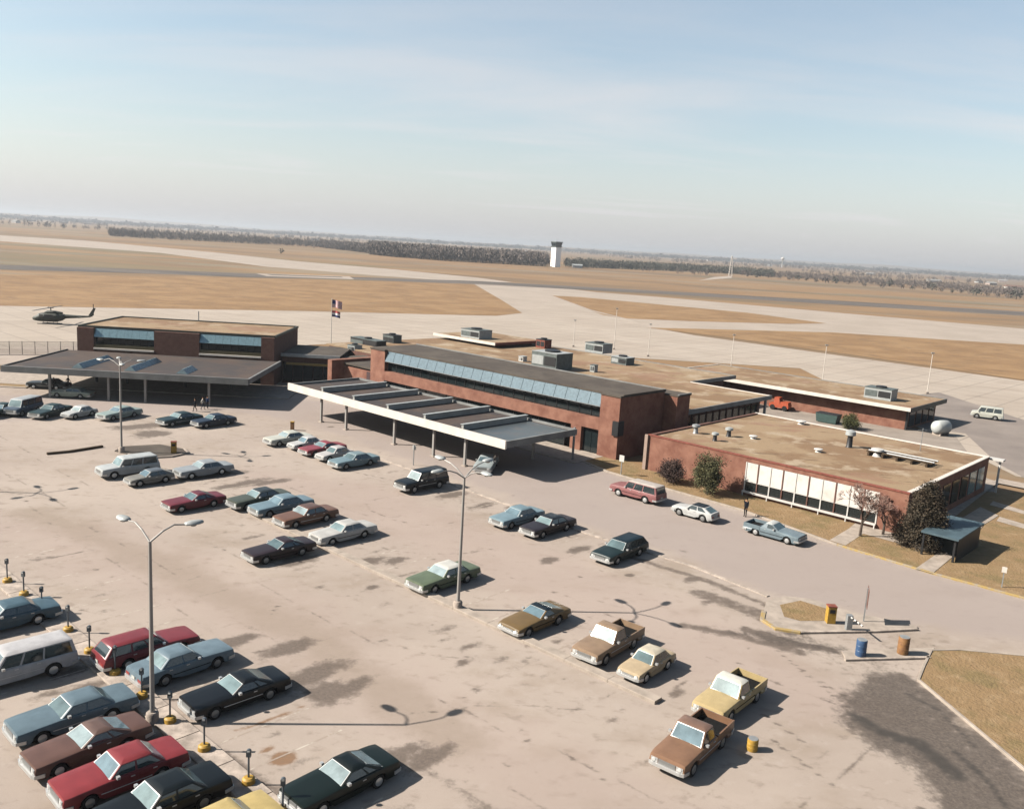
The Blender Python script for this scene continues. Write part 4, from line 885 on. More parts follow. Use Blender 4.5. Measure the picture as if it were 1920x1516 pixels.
CARS = [
    ('sedan', 'd8d4cc', (644, 994), VM + J(), 'white four door sedan behind the dark maroon coupe', None),
    ('coupe', '3a2426', (524, 1026), VM + J(), 'dark maroon coupe standing alone across the kerb from the white sedan', '3b2629'),
    ('sedan', '8a5c40', (574, 964), VM + J(), 'copper brown sedan next to the white sedan', '7a5545'),
    ('sedan', '7d9caa', (528, 945), VM + J(), 'light blue sedan between the olive sedan and the copper brown sedan', None),
    ('sedan', '565d4a', (486, 932), VM + J(), 'dark olive green sedan at the end of the five car row', '3d4648'),
    ('coupe', '8a1f2e', (364, 936), VM + J(), 'crimson coupe with pale windscreen parked apart in the middle bays', '7a1c2c'),
    ('sedan', 'a9b0b4', (382, 877), VM + J(), 'silver sedan beside the grey hatchback near the light pole island', None),
    ('hatch', '9a958a', (280, 892), VM + J(), 'grey beige hatchback beside the white suburban estate', '6d747c'),
    ('suburban', 'd2d6d4', (240, 876), VM + J(), 'big white estate with dark windows near the light pole island', None),
    ('sedan', '7fa0aa', (664, 861), VM + J(), 'pale blue sedan at the right end of the short car row by the drive', '86a0a6'),
    ('sedan', 'dcdccb', (540, 820), VM + J(), 'cream sedan at the left end of the short car row by the drive', None),
    ('compact', 'd9d6d2', (574, 829), VM + J(), 'white compact between the cream sedan and the red coupe', None),
    ('coupe', 'a83240', (605, 838), VM + J(), 'red coupe between two white compacts by the drive', None),
    ('compact', 'd6cfcb', (628, 849), VM + J(), 'white compact beside the pale blue sedan by the drive', None),
    ('suburban', '0d171d', (791, 903), VM + J(), 'dark navy four wheel drive wagon alone beside the drive kerb', '14222a'),
    ('sedan', '86a6b2', (970, 966), VM + J(), 'light blue sedan beside a dark maroon sedan along the drive kerb', None),
    ('sedan', '33262a', (1028, 982), VM + J(), 'dark maroon sedan beside the light blue sedan along the drive kerb', '2a2f33'),
    ('wagon', '1d3330', (1163, 1028), VM + J(), 'dark green estate car with pale bumper by the drive kerb', '1a3038'),
    ('sedan', '6f7f5c', (832, 1077), VM + J(), 'sage green sedan with a white vinyl roof beside the light pole', 'e8e4d8'),
    ('fastback', '8a6a2e', (1004, 1154), VM + J(), 'gold coupe with a black roof in the front kerb row', '1c2a33'),
    ('pickup', 'ad8a66', (1142, 1201), VM + R_(4), 'tan pickup truck beside the cream compact', None),
    ('compact', 'd8bb8c', (1214, 1238), VM + J(), 'cream yellow compact car beside the tan pickup', 'e2d2b4'),
    ('pickup', 'd8ba74', (1370, 1300), VM + R_(2), 'pale yellow pickup truck with a white cab roof', 'ece6d6'),
    ('pickup', 'a3744f', (1300, 1388), VM + R_(5), 'brown pickup truck with pale front parked past the end of the kerb', '96705a'),
    ('coupe', '0c0f13', (443, 1291), VM + J(), 'black coupe facing the parking meters', '0a0e11'),
    ('sedan', '7892a0', (340, 1237), VP + J(), 'grey blue sedan with its tail to the meters beside the red estate', None),
    ('wagon', '9c2a33', (275, 1209), VP + J(), 'red estate car with its tail to the parking meters', None),
    ('suburban', 'd6d2d2', (30, 1248), VM + J(), 'white estate with long side windows backed to the meter kerb', None),
    ('sedan', '4e7080', (12, 1152), VM + J(), 'slate blue sedan backed to the meter kerb beside the white estate', None),
    ('sedan', '6d8794', (137, 1331), VM + J(), 'steel blue sedan between the white estate and the brown coupe', None),
    ('coupe', '7c5444', (165, 1388), VM + J(), 'brown coupe between the steel blue sedan and the red sedan', '7a5a4c'),
    ('sedan', 'a8272c', (226, 1442), VM + J(), 'bright red sedan backed to the meter kerb', 'a42a2e'),
    ('sedan', '0e1415', (300, 1496), VM + J(), 'black sedan between the bright red sedan and the yellow car', '10181a'),
    ('sedan', 'ddbe62', (398, 1560), VM + J(), 'yellow car whose roof shows beside the black sedan', None),
    ('coupe', '0f2119', (640, 1455), VM + J(), 'dark green coupe with a black roof and white rear window facing the meters', '0b1713'),
    ('sedan', '24443f', (2, 767), R_(262), 'dark green sedan next to the two tone van before the left terminal', None),
    ('van', '566a80', (44, 765), R_(262), 'slate blue van with a pale roof before the left terminal', 'c4c8c8'),
    ('sedan', '2f4a48', (95, 769), R_(258), 'dark teal sedan beside the slate blue van', None),
    ('compact', 'd4d4d0', (149, 771), R_(248), 'white small car before the canopy of the left terminal', None),
    ('sedan', 'a9bfb8', (224, 773), R_(245), 'pale mint sedan beside the far light pole', None),
    ('sedan', '264347', (337, 784), R_(236), 'dark teal sedan next to the navy sedan by the left canopy', None),
    ('sedan', '2a3c52', (401, 787), R_(232), 'navy sedan at the end of the row by the left canopy', None),
    ('sedan', '2c3030', (92, 719), R_(182), 'dark sedan drawn up under the end of the left canopy', None),
    ('sedan', 'b8c2ac', (136, 735), R_(182), 'pale green sedan waiting under the left canopy', None),
    ('hatch', 'dcdcd8', (1304, 956), UM + R_(1), 'white hatchback with black rear along the lawn kerb', '2a3034'),
    ('utility', '8298a2', (1453, 993), A1 + R_(1), 'grey blue coupe utility with open bed and white cab roof at the lawn kerb', 'e4e6e0'),
    ('suburban', 'b06a68', (1196, 921), UM + R_(1), 'faded red estate truck with a white roof at the lawn kerb', 'dccdbf'),
    ('sedan', 'b9c6c8', (912, 866), VM + R_(35), 'pale blue sedan under the right end of the drive canopy', None),
    ('van', 'dcdccb', (1851, 777), R_(150), 'cream service van standing alone on the service road by the apron', None),
]
for kind, body, pxl, hd, label, roof in CARS:
    kw = {}
    if 'service van' in label: kw['group'] = 'service vehicles'
    c_ = car(kind, body, pxl, hd, label, roof, **kw)
# orange tow tractor behind the annexe
p = P(1462, 768); e = thing('tow_tractor', 'orange tow tractor parked against the long rear building', 'tractor', (p[0], p[1], -.003), A1 + .1)
MB().box(-1.6, 1.6, -.8, .8, .45, 1.05).build('chassis', M_ORANGE, e); MB().box(.2, 1.5, -.7, .7, 1.05, 1.45).build('hood', M_ORANGE, e)
MB().hexa([(-.9, -.72, 1.05), (.15, -.72, 1.05), (.15, .72, 1.05), (-.9, .72, 1.05)], [(-.85, -.66, 2.05), (-.05, -.66, 2.05), (-.05, .66, 2.05), (-.85, .66, 2.05)]).build('cab', M_ORANGE, e)
for x in (-1.0, 1.0):
    for s in (-.72, .72): MB().lathe([(.42, -.12), (.45, 0), (.42, .12)], 16, (x, s, .45), 'y').build('wheel', M_TYRE, e)
p = P(1552, 792); e = thing('waste_container', 'dark green waste container between annexe and rear building', 'container', (p[0], p[1], -.003), A1)
MB().hexa([(-1.5, -.8, .1), (1.5, -.8, .1), (1.5, .8, .1), (-1.5, .8, .1)], [(-1.7, -.9, 1.4), (1.7, -.9, 1.4), (1.7, .9, 1.4), (-1.7, .9, 1.4)]).build('bin', mat('container_green', (.05, .10, .09), .6, .3, var=.2), e)
MB().box(-1.72, 1.72, -.92, .92, 1.4, 1.48).build('lid', M_BLACK, e)
for x in (-1.2, 1.2): MB().lathe([(.11, -.6), (.11, .6)], 10, (x, 0, .11), 'y').build('roller', M_BLACK, e)
p = P(1763, 815); e = thing('storage_tank', 'rounded white storage tank beside the end of the rear building', 'tank', (p[0], p[1], -.01), .5); e.scale = (.78, .78, .78)
MB().lathe([(.2, -2.0), (.9, -1.85), (1.25, -1.4), (1.3, 0), (1.25, 1.4), (.9, 1.85), (.2, 2.0)], 20, (0, 0, 1.55), 'x').build('vessel', mat('dull_white', (.58, .60, .58), .6, .3, var=.15, scale=.8), e, smooth=50)
for x in (-1.1, 1.1): MB().box(x - .15, x + .15, -.9, .9, 0, .75).build('saddle', M_KERB, e)

# ================================================================== LAMP POSTS, METERS, SIGNS
def lamp_post(label, base, heads, h=9.2):
    e = thing('lamp_post', label, 'lamp post', (base[0], base[1], .0), 0, 'car park light poles')
    MB().lathe([(.13, 0), (.12, .4), (.075, h)], 12).build('pole', M_POLE, e, smooth=40)
    MB().lathe([(.30, 0), (.30, .55), (.24, .62)], 12).build('base', M_KERB, e, smooth=40)
    for hx, hy, hz_ in heads:
        d = Vector((hx, hy, 0)); L_ = d.length; d.normalize()
        p0 = Vector((0, 0, h - .05)); p1 = d * (L_ * .55) + Vector((0, 0, h + .62)); p2 = d * (L_ - .35) + Vector((0, 0, hz_ - .02))
        m_ = MB(); m_.tube(p0, d * .3 * L_ + Vector((0, 0, h + .40)), .05, .045); m_.tube(d * .3 * L_ + Vector((0, 0, h + .40)), p1, .045, .04); m_.tube(p1, p2, .04, .035)
        arm = m_.build('arm', M_POLE, e)
        # flat rounded lamp head
        hd = MB(); vs = []; fs = []; side = Vector((-d.y, d.x, 0)); nr = 10
        prof = [(-.42, .10, .05), (-.36, .20, .10), (-.1, .26, .14), (.25, .24, .13), (.45, .14, .09), (.5, .05, .04)]
        for a, wd, ht in prof:
            for i in range(nr):
                t = 2 * math.pi * i / nr; c_ = d * (L_ + a) + side * (wd * math.cos(t)) + Vector((0, 0, hz_ + ht * (math.sin(t) if math.sin(t) > 0 else .6 * math.sin(t)))); vs.append(tuple(c_))
        for j in range(len(prof) - 1):
            for i in range(nr): fs.append((j * nr + i, j * nr + (i + 1) % nr, (j + 1) * nr + (i + 1) % nr, (j + 1) * nr + i))
        fs += [tuple(range(nr)), tuple(range((len(prof) - 1) * nr, len(prof) * nr))]
        hd.add(vs, fs); ho = hd.build('lamp_head', M_UNITL, e, smooth=50)
        l_ = MB(); c_ = d * L_ + Vector((0, 0, hz_ - .085)); l_.lathe([(.17, 0), (.12, -.06), (.03, -.08)], 10, tuple(c_)); l_.build('lens', M_LAMP, ho)
X4 = [(-1.75, 1.75, 9.8), (-1.6, -1.75, 9.8), (1.4, 1.85, 9.8), (1.45, -1.65, 9.8)]
lamp_post('tall lamp post with two arms rising from the parking meter kerb', P(286, 1355), [(-1.85, 1.4, 9.85), (1.55, 1.35, 9.85)], 9.3)
lamp_post('tall four armed lamp post at the long kerb beside the sage green sedan', P(858, 1142), X4, 9.05)
lamp_post('tall lamp post on the small island near the left terminal', P(228, 848), [(-2.4, .9, 9.6), (-1.0, 2.0, 9.7), (.9, -1.5, 9.6), (1.8, 1.0, 9.7)], 9.2)
lamp_post('lamp post standing west of the car park beyond the parked rows', (-53.4, 73.1), X4, 9.2)

mproto = None
M_METER = mat('meter_grey', (.16, .18, .20), .5, .4, .3)
vline = toUV(P(240, 1275))[1]
MLAB = ['on the bare kerb beyond the slate blue sedan', 'on the bare kerb beyond the slate blue sedan', 'behind the tail of the slate blue sedan', 'between the slate blue sedan and the white estate', 'behind the tail of the white estate', 'at the tail of the red estate car', 'at the tail of the grey blue sedan', 'between the two armed lamp post and the grey blue sedan', 'before the nose of the black coupe', 'before the rust stain', 'before the nose of the dark green coupe']
for mi, (x, y) in enumerate(((14, 1090), (45, 1115), (79, 1145), (128, 1182), (168, 1222), (216, 1262), (266, 1306), (319, 1352), (383, 1404), (466, 1466), (530, 1522))):
    mlab = 'yellow based grey parking meter ' + MLAB[mi]
    p = P(x, y, .12)
    if mproto is None:
        e = thing('parking_meter', mlab, 'parking meter', (p[0], p[1], .12), 0, 'parking meters along the kerb')
        MB().tube((0, 0, .2), (0, 0, 1.25), .045).build('post', M_METER, e)
        MB().box(-.10, .10, -.07, .07, 1.25, 1.50).lathe([(.105, -.07), (.105, .07)], 14, (0, 0, 1.50), 'y').build('head', M_METER, e)
        MB().box(-.06, .06, -.085, -.071, 1.48, 1.56).build('dial', M_LAMP, e)
        MB().lathe([(.30, 0), (.28, .20), (.20, .27)], 12).build('base', M_YELLOW, e, smooth=30)
        mproto = e
    else: copy_tree(mproto, label=mlab, loc=(p[0], p[1], .12), rz=random.uniform(-.3, .3))

def barrel(label, pxl, m, r=.30, h=.9, z=.0, name='barrel'):
    p = P(*pxl, z); e = thing(name, label, 'barrel', (p[0], p[1], z))
    MB().lathe([(r * .97, 0), (r, .03), (r, h * .32), (r * 1.04, h * .34), (r, h * .36), (r, h * .64), (r * 1.04, h * .66), (r, h * .68), (r, h - .02), (r * .97, h)], 16).build('drum', m, e, smooth=30)
    MB().lathe([(r * .9, h), (r * .9, h + .02)], 16).build('rim', M_METAL, e)
barrel('blue barrel on the narrow concrete island', (1613, 1228), M_BLUE, .32, 1.05, .10)
barrel('rusty orange barrel on the narrow concrete island', (1692, 1224), M_BROWN, .34, 1.1, .10)
barrel('yellow barrel at the end of the long kerb by the brown pickup', (1410, 1405), M_YELLOW, .27, .62, .0)
def ticket(label, pxl, z, rz=0, s=1.0):
    p = P(*pxl, z); e = thing('ticket_machine', label, 'ticket machine', (p[0], p[1], z), rz)
    MB().box(-.28 * s, .28 * s, -.25 * s, .25 * s, 0, 1.15 * s).build('cabinet', M_YELLOW, e); MB().box(-.30 * s, .30 * s, -.27 * s, .27 * s, 1.15 * s, 1.22 * s).build('cap', M_RUST, e)
    MB().box(-.18 * s, .18 * s, -.27 * s, -.251 * s, .75 * s, 1.0 * s).build('panel', M_BLACK, e)
ticket('yellow ticket machine on the pointed island', (1556, 1166), .116)
ticket('small yellow machine on the island by the far light pole', (326, 848), .101, .3)
p = P(548, 806); e = thing('ticket_machine', 'ochre post box standing behind the cream sedan', 'ticket machine', (p[0], p[1], 0)); MB().box(-.2, .2, -.2, .2, 0, 1.0).build('cabinet', M_BROWN, e); MB().box(-.23, .23, -.23, .23, 1.0, 1.08).build('cap', M_YELLOW, e)
# striped barrier arm between the islands
a, b = P(1594, 1180, 1.0), P(1622, 1202, 1.0); e = thing('barrier_gate', 'short striped barrier arm between the two traffic islands', 'barrier', (*P(1590, 1180, .1)[:2], .101)); o = e.location
MB().box(-.18, .18, -.18, .18, 0, 1.05).build('cabinet', M_METAL, e)
d = (b - a)[:2]; nn = 8
for k in range(nn): MB().tube((d[0] * k / nn * .9, d[1] * k / nn * .9, .95), (d[0] * (k + 1) / nn * .9, d[1] * (k + 1) / nn * .9, .95), .055).build('arm_stripe', M_WHITE if k % 2 else M_BLACK, e)
def sign(label, pxl, z, rz, wd, ht, zb_, m, name='sign_board', posts=1):
    p = P(*pxl, z); e = thing(name, label, 'sign', (p[0], p[1], z), rz)
    for k in range(posts):
        y = 0 if posts == 1 else (-wd / 2 + .1 + k * (wd - .2)); MB().box(-.04, .04, y - .04, y + .04, 0, zb_ + ht).build('post', M_RUST if m is M_RUST else M_METAL, e)
    MB().box(.041, .08, -wd / 2, wd / 2, zb_, zb_ + ht).build('board', m, e); return e
sign('weathered red sign board on a post seen edge on beside the drive', (1619, 1164), .101, R_(-19), 1.2, 1.3, 1.1, mat('faded_sign_red', (.26, .13, .10), .8, .2, var=.2))
sign('small white sign on a post behind the navy wagon', (775, 872), 0, R_(70), .4, .5, 1.7, M_WHITE)
sign('white sign on a post at the brick corner of the terminal hall', (1164, 890), .09, R_(230), .6, .7, 1.5, M_WHITE)
sign('small white sign post on the right lawn', (1878, 1100), .09, R_(240), .35, .45, 1.2, M_FASCIA)

# apron light poles and flagpole
def apron_pole(pxl, h, lab):
    p = P(*pxl); e = thing('apron_light_pole', lab, 'light pole', (p[0], p[1], -.02), 0, 'apron light poles')
    MB().tube((0, 0, 0), (0, 0, h), .085, .06).build('pole', M_FASCIA, e); MB().box(-.3, .3, -.12, .12, h, h + .18).build('lamp_bar', M_UNITL, e); MB().box(-.25, .25, -.25, .25, 0, .4).build('base', M_KERB, e)
apron_pole((1215, 668), 7.5, 'slim white apron light pole behind the low wing roof'); apron_pole((1370, 692), 7.5, 'slim white apron light pole behind the left part of the rear building')
apron_pole((1541, 722), 8.0, 'slim white apron light pole behind the middle of the rear building'); apron_pole((1738, 738), 8.0, 'slim white apron light pole past the end of the rear building'); apron_pole((1151, 655), 10.0, 'tall thin apron light pole behind the dark low air unit'); apron_pole((1075, 650), 6.5, 'slim white apron light pole behind the tall air handler')
fpos = P(620, 668)
e = thing('flagpole', 'tall flagpole flying two flags between the two terminals', 'flagpole', (fpos[0], fpos[1], 0)); hf = None
hf = 11.3
MB().tube((0, 0, 0), (0, 0, hf), .09, .05).lathe([(.02, 0), (.1, .08), (.02, .18)], 8, (0, 0, hf)).build('pole', M_WHITE, e)
M_FR = mat('flag_red', (.75, .16, .16), .8, .1); M_FB = mat('flag_blue', (.06, .08, .25), .8, .1); M_FW = mat('flag_white', (1.3, 1.25, 1.22), .8, .1)
def flag(label, zt_, h, w_, bands, canton=None):
    f = thing('flag', label, 'flag', (fpos[0], fpos[1], zt_ - h)); nb = len(bands); nx = 8
    def strip(z0, z1, x0, x1, off=0.):
        m_ = MB(); vs = []; fs = []
        for i in range(nx + 1):
            x = x0 + (x1 - x0) * i / nx; y = .16 * math.sin(x * 4.2) * min(1, x) ; s_ = -.30 * x * x * .35
            for yy, z in ((y + .006 + off, z0 + s_), (y + .006 + off, z1 + s_), (y - .006 - off, z0 + s_), (y - .006 - off, z1 + s_)): vs.append((x + .08, yy, z))
        for i in range(nx):
            a = i * 4; b = a + 4; fs += [(a, b, b + 1, a + 1), (a + 2, a + 3, b + 3, b + 2), (a + 1, b + 1, b + 3, a + 3), (a, a + 2, b + 2, b)]
        fs += [(0, 1, 3, 2), (nx * 4, nx * 4 + 2, nx * 4 + 3, nx * 4 + 1)]
        return m_.add(vs, fs)
    for k, m_ in enumerate(bands): strip(h - (k + 1) * h / nb, h - k * h / nb, 0, w_).build('stripe', m_, f)
    if canton: strip(h * .46, h + .005, 0, w_ * .36, .012).build('canton', canton, f)
flag('flag with red and white stripes and a blue corner at the top of the pole', hf - .1, 1.5, 1.9, [M_FR, M_FW] * 6 + [M_FR], M_FB)
flag('red white and blue striped flag flying below the top flag', hf - 2.2, 1.2, 1.6, [M_FR, M_FW, M_FB])

# chain link fence at the far left
M_FENCE = mat('fence_wire', (.30, .28, .25), .6, .3, .3)
for k in range(13):
    a = P(-150 + k * 24, 664); b = P(-150 + (k + 1) * 24, 664)
    e = thing('fence_panel', 'wire fence panel in the line left of the left terminal', 'fence', (a[0], a[1], 0), math.atan2(b[1] - a[1], b[0] - a[0]), 'wire fence panels left of the terminal'); L_ = float(np.linalg.norm(b - a))
    MB().tube((0, 0, -.05), (0, 0, 2.3), .05).build('post', M_FENCE, e); MB().tube((0, 0, 2.2), (L_, 0, 2.2), .03).build('top_rail', M_FENCE, e)
    m_ = MB()
    for j in range(16): m_.tube((j * L_ / 16, 0, .05), ((j + 1) * L_ / 16, 0, 2.15), .012, n=3, caps=False); m_.tube(((j + 1) * L_ / 16, .01, .05), (j * L_ / 16, .01, 2.15), .012, n=3, caps=False)
    m_.build('wire_mesh', M_FENCE, e)

# ================================================================== HELICOPTER
hp = P(97, 607, -.02)
e = thing('helicopter', 'dark olive military helicopter with two blade rotor parked on the apron', 'helicopter', (hp[0], hp[1], -.02), math.radians(180 + 4))
def loft(secs, nr=14):       # (x, half width, z low, z high)
    m_ = MB(); vs = []; fs = []
    for x, wd, z0, z1 in secs:
        for i in range(nr):
            t = 2 * math.pi * i / nr; c_, s_ = math.cos(t), math.sin(t); k = 2.8
            y = wd * abs(c_) ** (2 / k) * (1 if c_ > 0 else -1); z = (z0 + z1) / 2 + (z1 - z0) / 2 * abs(s_) ** (2 / k) * (1 if s_ > 0 else -1); vs.append((x, y, z))
    for j in range(len(secs) - 1):
        for i in range(nr): fs.append((j * nr + i, j * nr + (i + 1) % nr, (j + 1) * nr + (i + 1) % nr, (j + 1) * nr + i))
    fs += [tuple(range(nr)), tuple(range((len(secs) - 1) * nr, len(secs) * nr))]
    return m_.add(vs, fs)
loft([(4.1, .25, .95, 1.35), (3.8, .75, .7, 1.55), (3.0, 1.15, .55, 1.9), (2.2, 1.3, .5, 2.4), (1.2, 1.3, .5, 2.5), (-1.2, 1.3, .5, 2.5), (-2.2, 1.0, .8, 2.45), (-3.0, .55, 1.3, 2.3)]).build('fuselage', M_OLIVE, e, smooth=50)
loft([(-2.8, .5, 1.35, 2.3), (-6.0, .32, 1.65, 2.25), (-8.6, .2, 1.95, 2.3)]).build('tail_boom', M_OLIVE, e, smooth=50)
loft([(1.4, .4, 2.4, 2.7), (.8, .6, 2.4, 3.0), (-1.0, .6, 2.4, 3.0), (-2.4, .35, 2.4, 2.8)]).build('engine_cowling', M_OLIVE, e, smooth=50)
MB().hexa([(-8.0, -.08, 2.1), (-9.0, -.08, 2.1), (-9.0, .08, 2.1), (-8.0, .08, 2.1)], [(-9.3, -.05, 4.1), (-9.8, -.05, 4.1), (-9.8, .05, 4.1), (-9.3, .05, 4.1)]).build('tail_fin', M_OLIVE, e)
MB().box(-6.9, -6.2, -1.3, 1.3, 1.95, 2.02).build('stabiliser', M_OLIVE, e)
tr = MB().tube((-9.4, .1, 3.7), (-9.4, .4, 3.7), .08).box(-9.48, -9.32, .3, .34, 2.4, 5.0).build('tail_rotor', M_BLACK, e)
MB().tube((.1, 0, 2.9), (.1, 0, 3.75), .12).build('rotor_mast', M_BLACK, e)
for sgn in (1, -1): MB().hexa([(.1 - .27, sgn * .3, 3.66), (.1 + .27, sgn * .3, 3.66), (.1 + .9, sgn * 7.2, 3.5), (.1 + .36, sgn * 7.2, 3.5)], [(.1 - .27, sgn * .3, 3.72), (.1 + .27, sgn * .3, 3.72), (.1 + .9, sgn * 7.2, 3.54), (.1 + .36, sgn * 7.2, 3.54)]).build('rotor_blade', M_BLACK, e)
MB().box(-.5, .7, -.18, .18, 3.6, 3.78).build('rotor_hub', M_BLACK, e)
for sgn in (1, -1):
    MB().hexa([(3.55, sgn * .1, 1.5), (2.65, sgn * 1.1, 1.62), (2.5, sgn * 1.12, 1.62), (3.4, sgn * .1, 1.5)], [(2.95, sgn * .1, 2.08), (2.2, sgn * .95, 2.36), (2.0, sgn * .95, 2.36), (2.8, sgn * .1, 2.08)]).build('windscreen', M_SGLASS, e)
    MB().box(1.3, 2.1, sgn * 1.30 - .03, sgn * 1.30 + .03, 1.5, 2.15).build('cabin_window', M_SGLASS, e); MB().box(-.9, 1.0, sgn * 1.30 - .03, sgn * 1.30 + .03, 1.4, 2.2).build('sliding_door', M_BLACK, e)
    MB().tube((2.6, sgn * 1.25, .08), (-1.8, sgn * 1.25, .08), .07).tube((1.5, sgn * 1.25, .08), (1.4, sgn * .8, .7), .05).tube((-.9, sgn * 1.25, .08), (-.8, sgn * .8, .7), .05).build('skid', M_BLACK, e)

# ================================================================== CONTROL TOWER AND FAR STRUCTURES
tp = P(1041, 500)
e = thing('control_tower', 'white square airport control tower with a dark glass cab beyond the runway', 'control tower', (tp[0], tp[1], -.06), R_(38))
MB().box(-4.2, 4.2, -4.2, 4.2, 0, 23.5).build('shaft', mat('tower_white', (1.9, 1.85, 1.8), .6, .2), e)
for s in (-1, 1): MB().box(-4.25, -4.2, s * 2.1 - .6, s * 2.1 + .6, 2, 22).build('window_strip', M_METAL, e)
MB().box(-5.0, 5.0, -5.0, 5.0, 23.5, 24.6).build('gallery', M_UNIT, e)
MB().hexa([(-4.2, -4.2, 24.6), (4.2, -4.2, 24.6), (4.2, 4.2, 24.6), (-4.2, 4.2, 24.6)], [(-5, -5, 29), (5, -5, 29), (5, 5, 29), (-5, 5, 29)]).build('cab', M_DGLASS, e)
MB().box(-5.2, 5.2, -5.2, 5.2, 29, 30.2).build('roof', M_UNIT, e); MB().tube((0, 0, 30.2), (0, 0, 34), .12).build('aerial', M_METAL, e)
p = P(1082, 502); e = thing('hut', 'low white hut right of the control tower', 'hut', (p[0], p[1], -.06)); MB().box(-6, 6, -4, 4, 0, 3).build('wall', M_WHITE, e); MB().hexa([(-6.4, -4.4, 3), (6.4, -4.4, 3), (6.4, 4.4, 3), (-6.4, 4.4, 3)], [(-6.4, -.1, 4.6), (6.4, -.1, 4.6), (6.4, .1, 4.6), (-6.4, .1, 4.6)]).build('roof', M_UNITL, e)
p = P(1369, 518); e = thing('beacon_tower', 'slender pale lattice beacon mast on the far side of the airfield', 'mast', (p[0], p[1], -.06))
for x, y in ((-2, -2), (2, -2), (2, 2), (-2, 2)): MB().tube((x, y, 0), (x * .35, y * .35, 24), .28, .2, 5).build('leg', M_FASCIA, e)
for k in range(8):
    m_ = MB(); z = 2 + k * 2.8; s_ = 2 * (1 - .65 * z / 24)
    for a, b in (((-s_, -s_), (s_, -s_)), ((s_, -s_), (s_, s_)), ((s_, s_), (-s_, s_)), ((-s_, s_), (-s_, -s_))): m_.tube((*a, z), (*b, z + 1.3), .15, n=4)
    m_.build('bracing', M_FASCIA, e)
MB().lathe([(.9, 0), (1.1, 1.2), (.5, 2)], 10, (0, 0, 24)).build('beacon', M_WHITE, e)
dW = 3300.; pW = P(1466, 500); az = math.atan2(pW[0], pW[1])
e = thing('water_tower', 'distant white water tower with rounded tank on the skyline', 'water tower', (dW * math.sin(az), dW * math.cos(az), -.06))
MB().lathe([(3, 0), (1.6, 5), (1.4, 24), (4, 27), (6.5, 30), (6.5, 32), (4, 35), (1, 36)], 18).build('tank', M_WHITE, e, smooth=50); MB().lathe([(2.6, -.2), (2.6, 1.5)], 14).build('plinth', M_WALK, e)

# far houses and sheds scattered beyond the airfield
HC = [(.74, .70, .64), (.55, .42, .36), (.62, .62, .60), (.45, .33, .26)]
M_HS = [mat('house_wall_%d' % i, c, .8, .2) for i, c in enumerate(HC)]; M_HR = [mat('house_roof_%d' % i, c, .9, .2) for i, c in enumerate([(.16, .14, .13), (.25, .15, .11), (.40, .39, .37)])]
rh = random.Random(11)
words = ['pale', 'pinkish', 'light grey', 'tan']; rw = ['dark roof', 'brown roof', 'grey roof']
spots = [(1900, 541), (1858, 532), (1835, 528), (1700, 512), (1632, 513), (1604, 508), (1500, 500), (1530, 497), (1440, 497), (1400, 488), (1330, 487), (1180, 482), (990, 472), (955, 470), (930, 466), (880, 462), (700, 455), (640, 447), (520, 443), (430, 436), (350, 430), (120, 416), (60, 413), (165, 419), (30, 416), (240, 421), (590, 449), (1780, 521), (1750, 528), (1880, 527)]
for i, (x, y) in enumerate(spots):
    p = P(x, y + 2); ci, ri = i % 4, rh.randrange(3); sx, sy, sh = rh.uniform(7, 14), rh.uniform(5, 8), rh.uniform(3, 5)
    e = thing('farmhouse', 'distant %s building with %s among the far fields' % (words[ci], rw[ri]), 'house', (p[0], p[1], -.06), rh.uniform(-.6, .6), 'distant houses')
    MB().box(-sx, sx, -sy, sy, 0, sh).build('wall', M_HS[ci], e)
    MB().add([(-sx - .5, -sy - .5, sh), (sx + .5, -sy - .5, sh), (sx + .5, sy + .5, sh), (-sx - .5, sy + .5, sh), (-sx - .5, 0, sh + 3), (sx + .5, 0, sh + 3)], [(0, 1, 5, 4), (2, 3, 4, 5), (0, 4, 3), (1, 2, 5), (0, 3, 2, 1)]).build('roof', M_HR[ri], e)
    for k in range(3): MB().box(-sx * .6 + k * sx * .6 - .8, -sx * .6 + k * sx * .6 + .8, -sy - .06, -sy - .01, 1.0, 2.4).build('window', M_DGLASS, e)

# ================================================================== VEGETATION
M_JUN = mat('juniper_foliage', (.09, .095, .045), .8, .15, col2=(.21, .19, .09), scale=1.3, space='OBJ')
M_CON = mat('conifer_foliage', (.045, .042, .028), .8, .15, col2=(.14, .10, .065), scale=1.2, space='OBJ')
M_SHR = mat('shrub_foliage', (.07, .05, .045), .8, .15, col2=(.16, .10, .08), scale=1.5, space='OBJ')
M_GRN = mat('green_bush', (.08, .10, .035), .8, .15, col2=(.14, .13, .05), scale=1.2, space='OBJ')
M_TWIG = mat('bare_twigs', (.26, .17, .13), .9, .1, col2=(.34, .21, .17), scale=2, space='OBJ')
M_TRUNK = mat('bark', (.13, .10, .08), .9, .1, var=.3, scale=6, space='OBJ')
def leaf_cloud(n, fn, size, rng, lean=.5):
    """n small leaf sprays; fn gives points in the crown, gathered into clumps"""
    nc = max(12, n // 110); cen = np.array([fn(rng) for _ in range(nc)]); vs = []; fs = []
    for i in range(n):
        c = cen[rng.integers(nc)] + rng.normal(0, 1, 3) * size * 2.6; a = rng.normal(0, 1, 3); a /= np.linalg.norm(a); b = np.cross(a, rng.normal(0, 1, 3)); b /= np.linalg.norm(b) + 1e-9
        a[2] = abs(a[2]) * .8; s = size * rng.uniform(.6, 1.4); k = len(vs)
        vs += [tuple(c), tuple(c + a * s + b * s * .45), tuple(c + a * s * 1.9), tuple(c + a * s - b * s * .45)]; fs.append((k, k + 1, k + 2, k + 3))
    return vs, fs
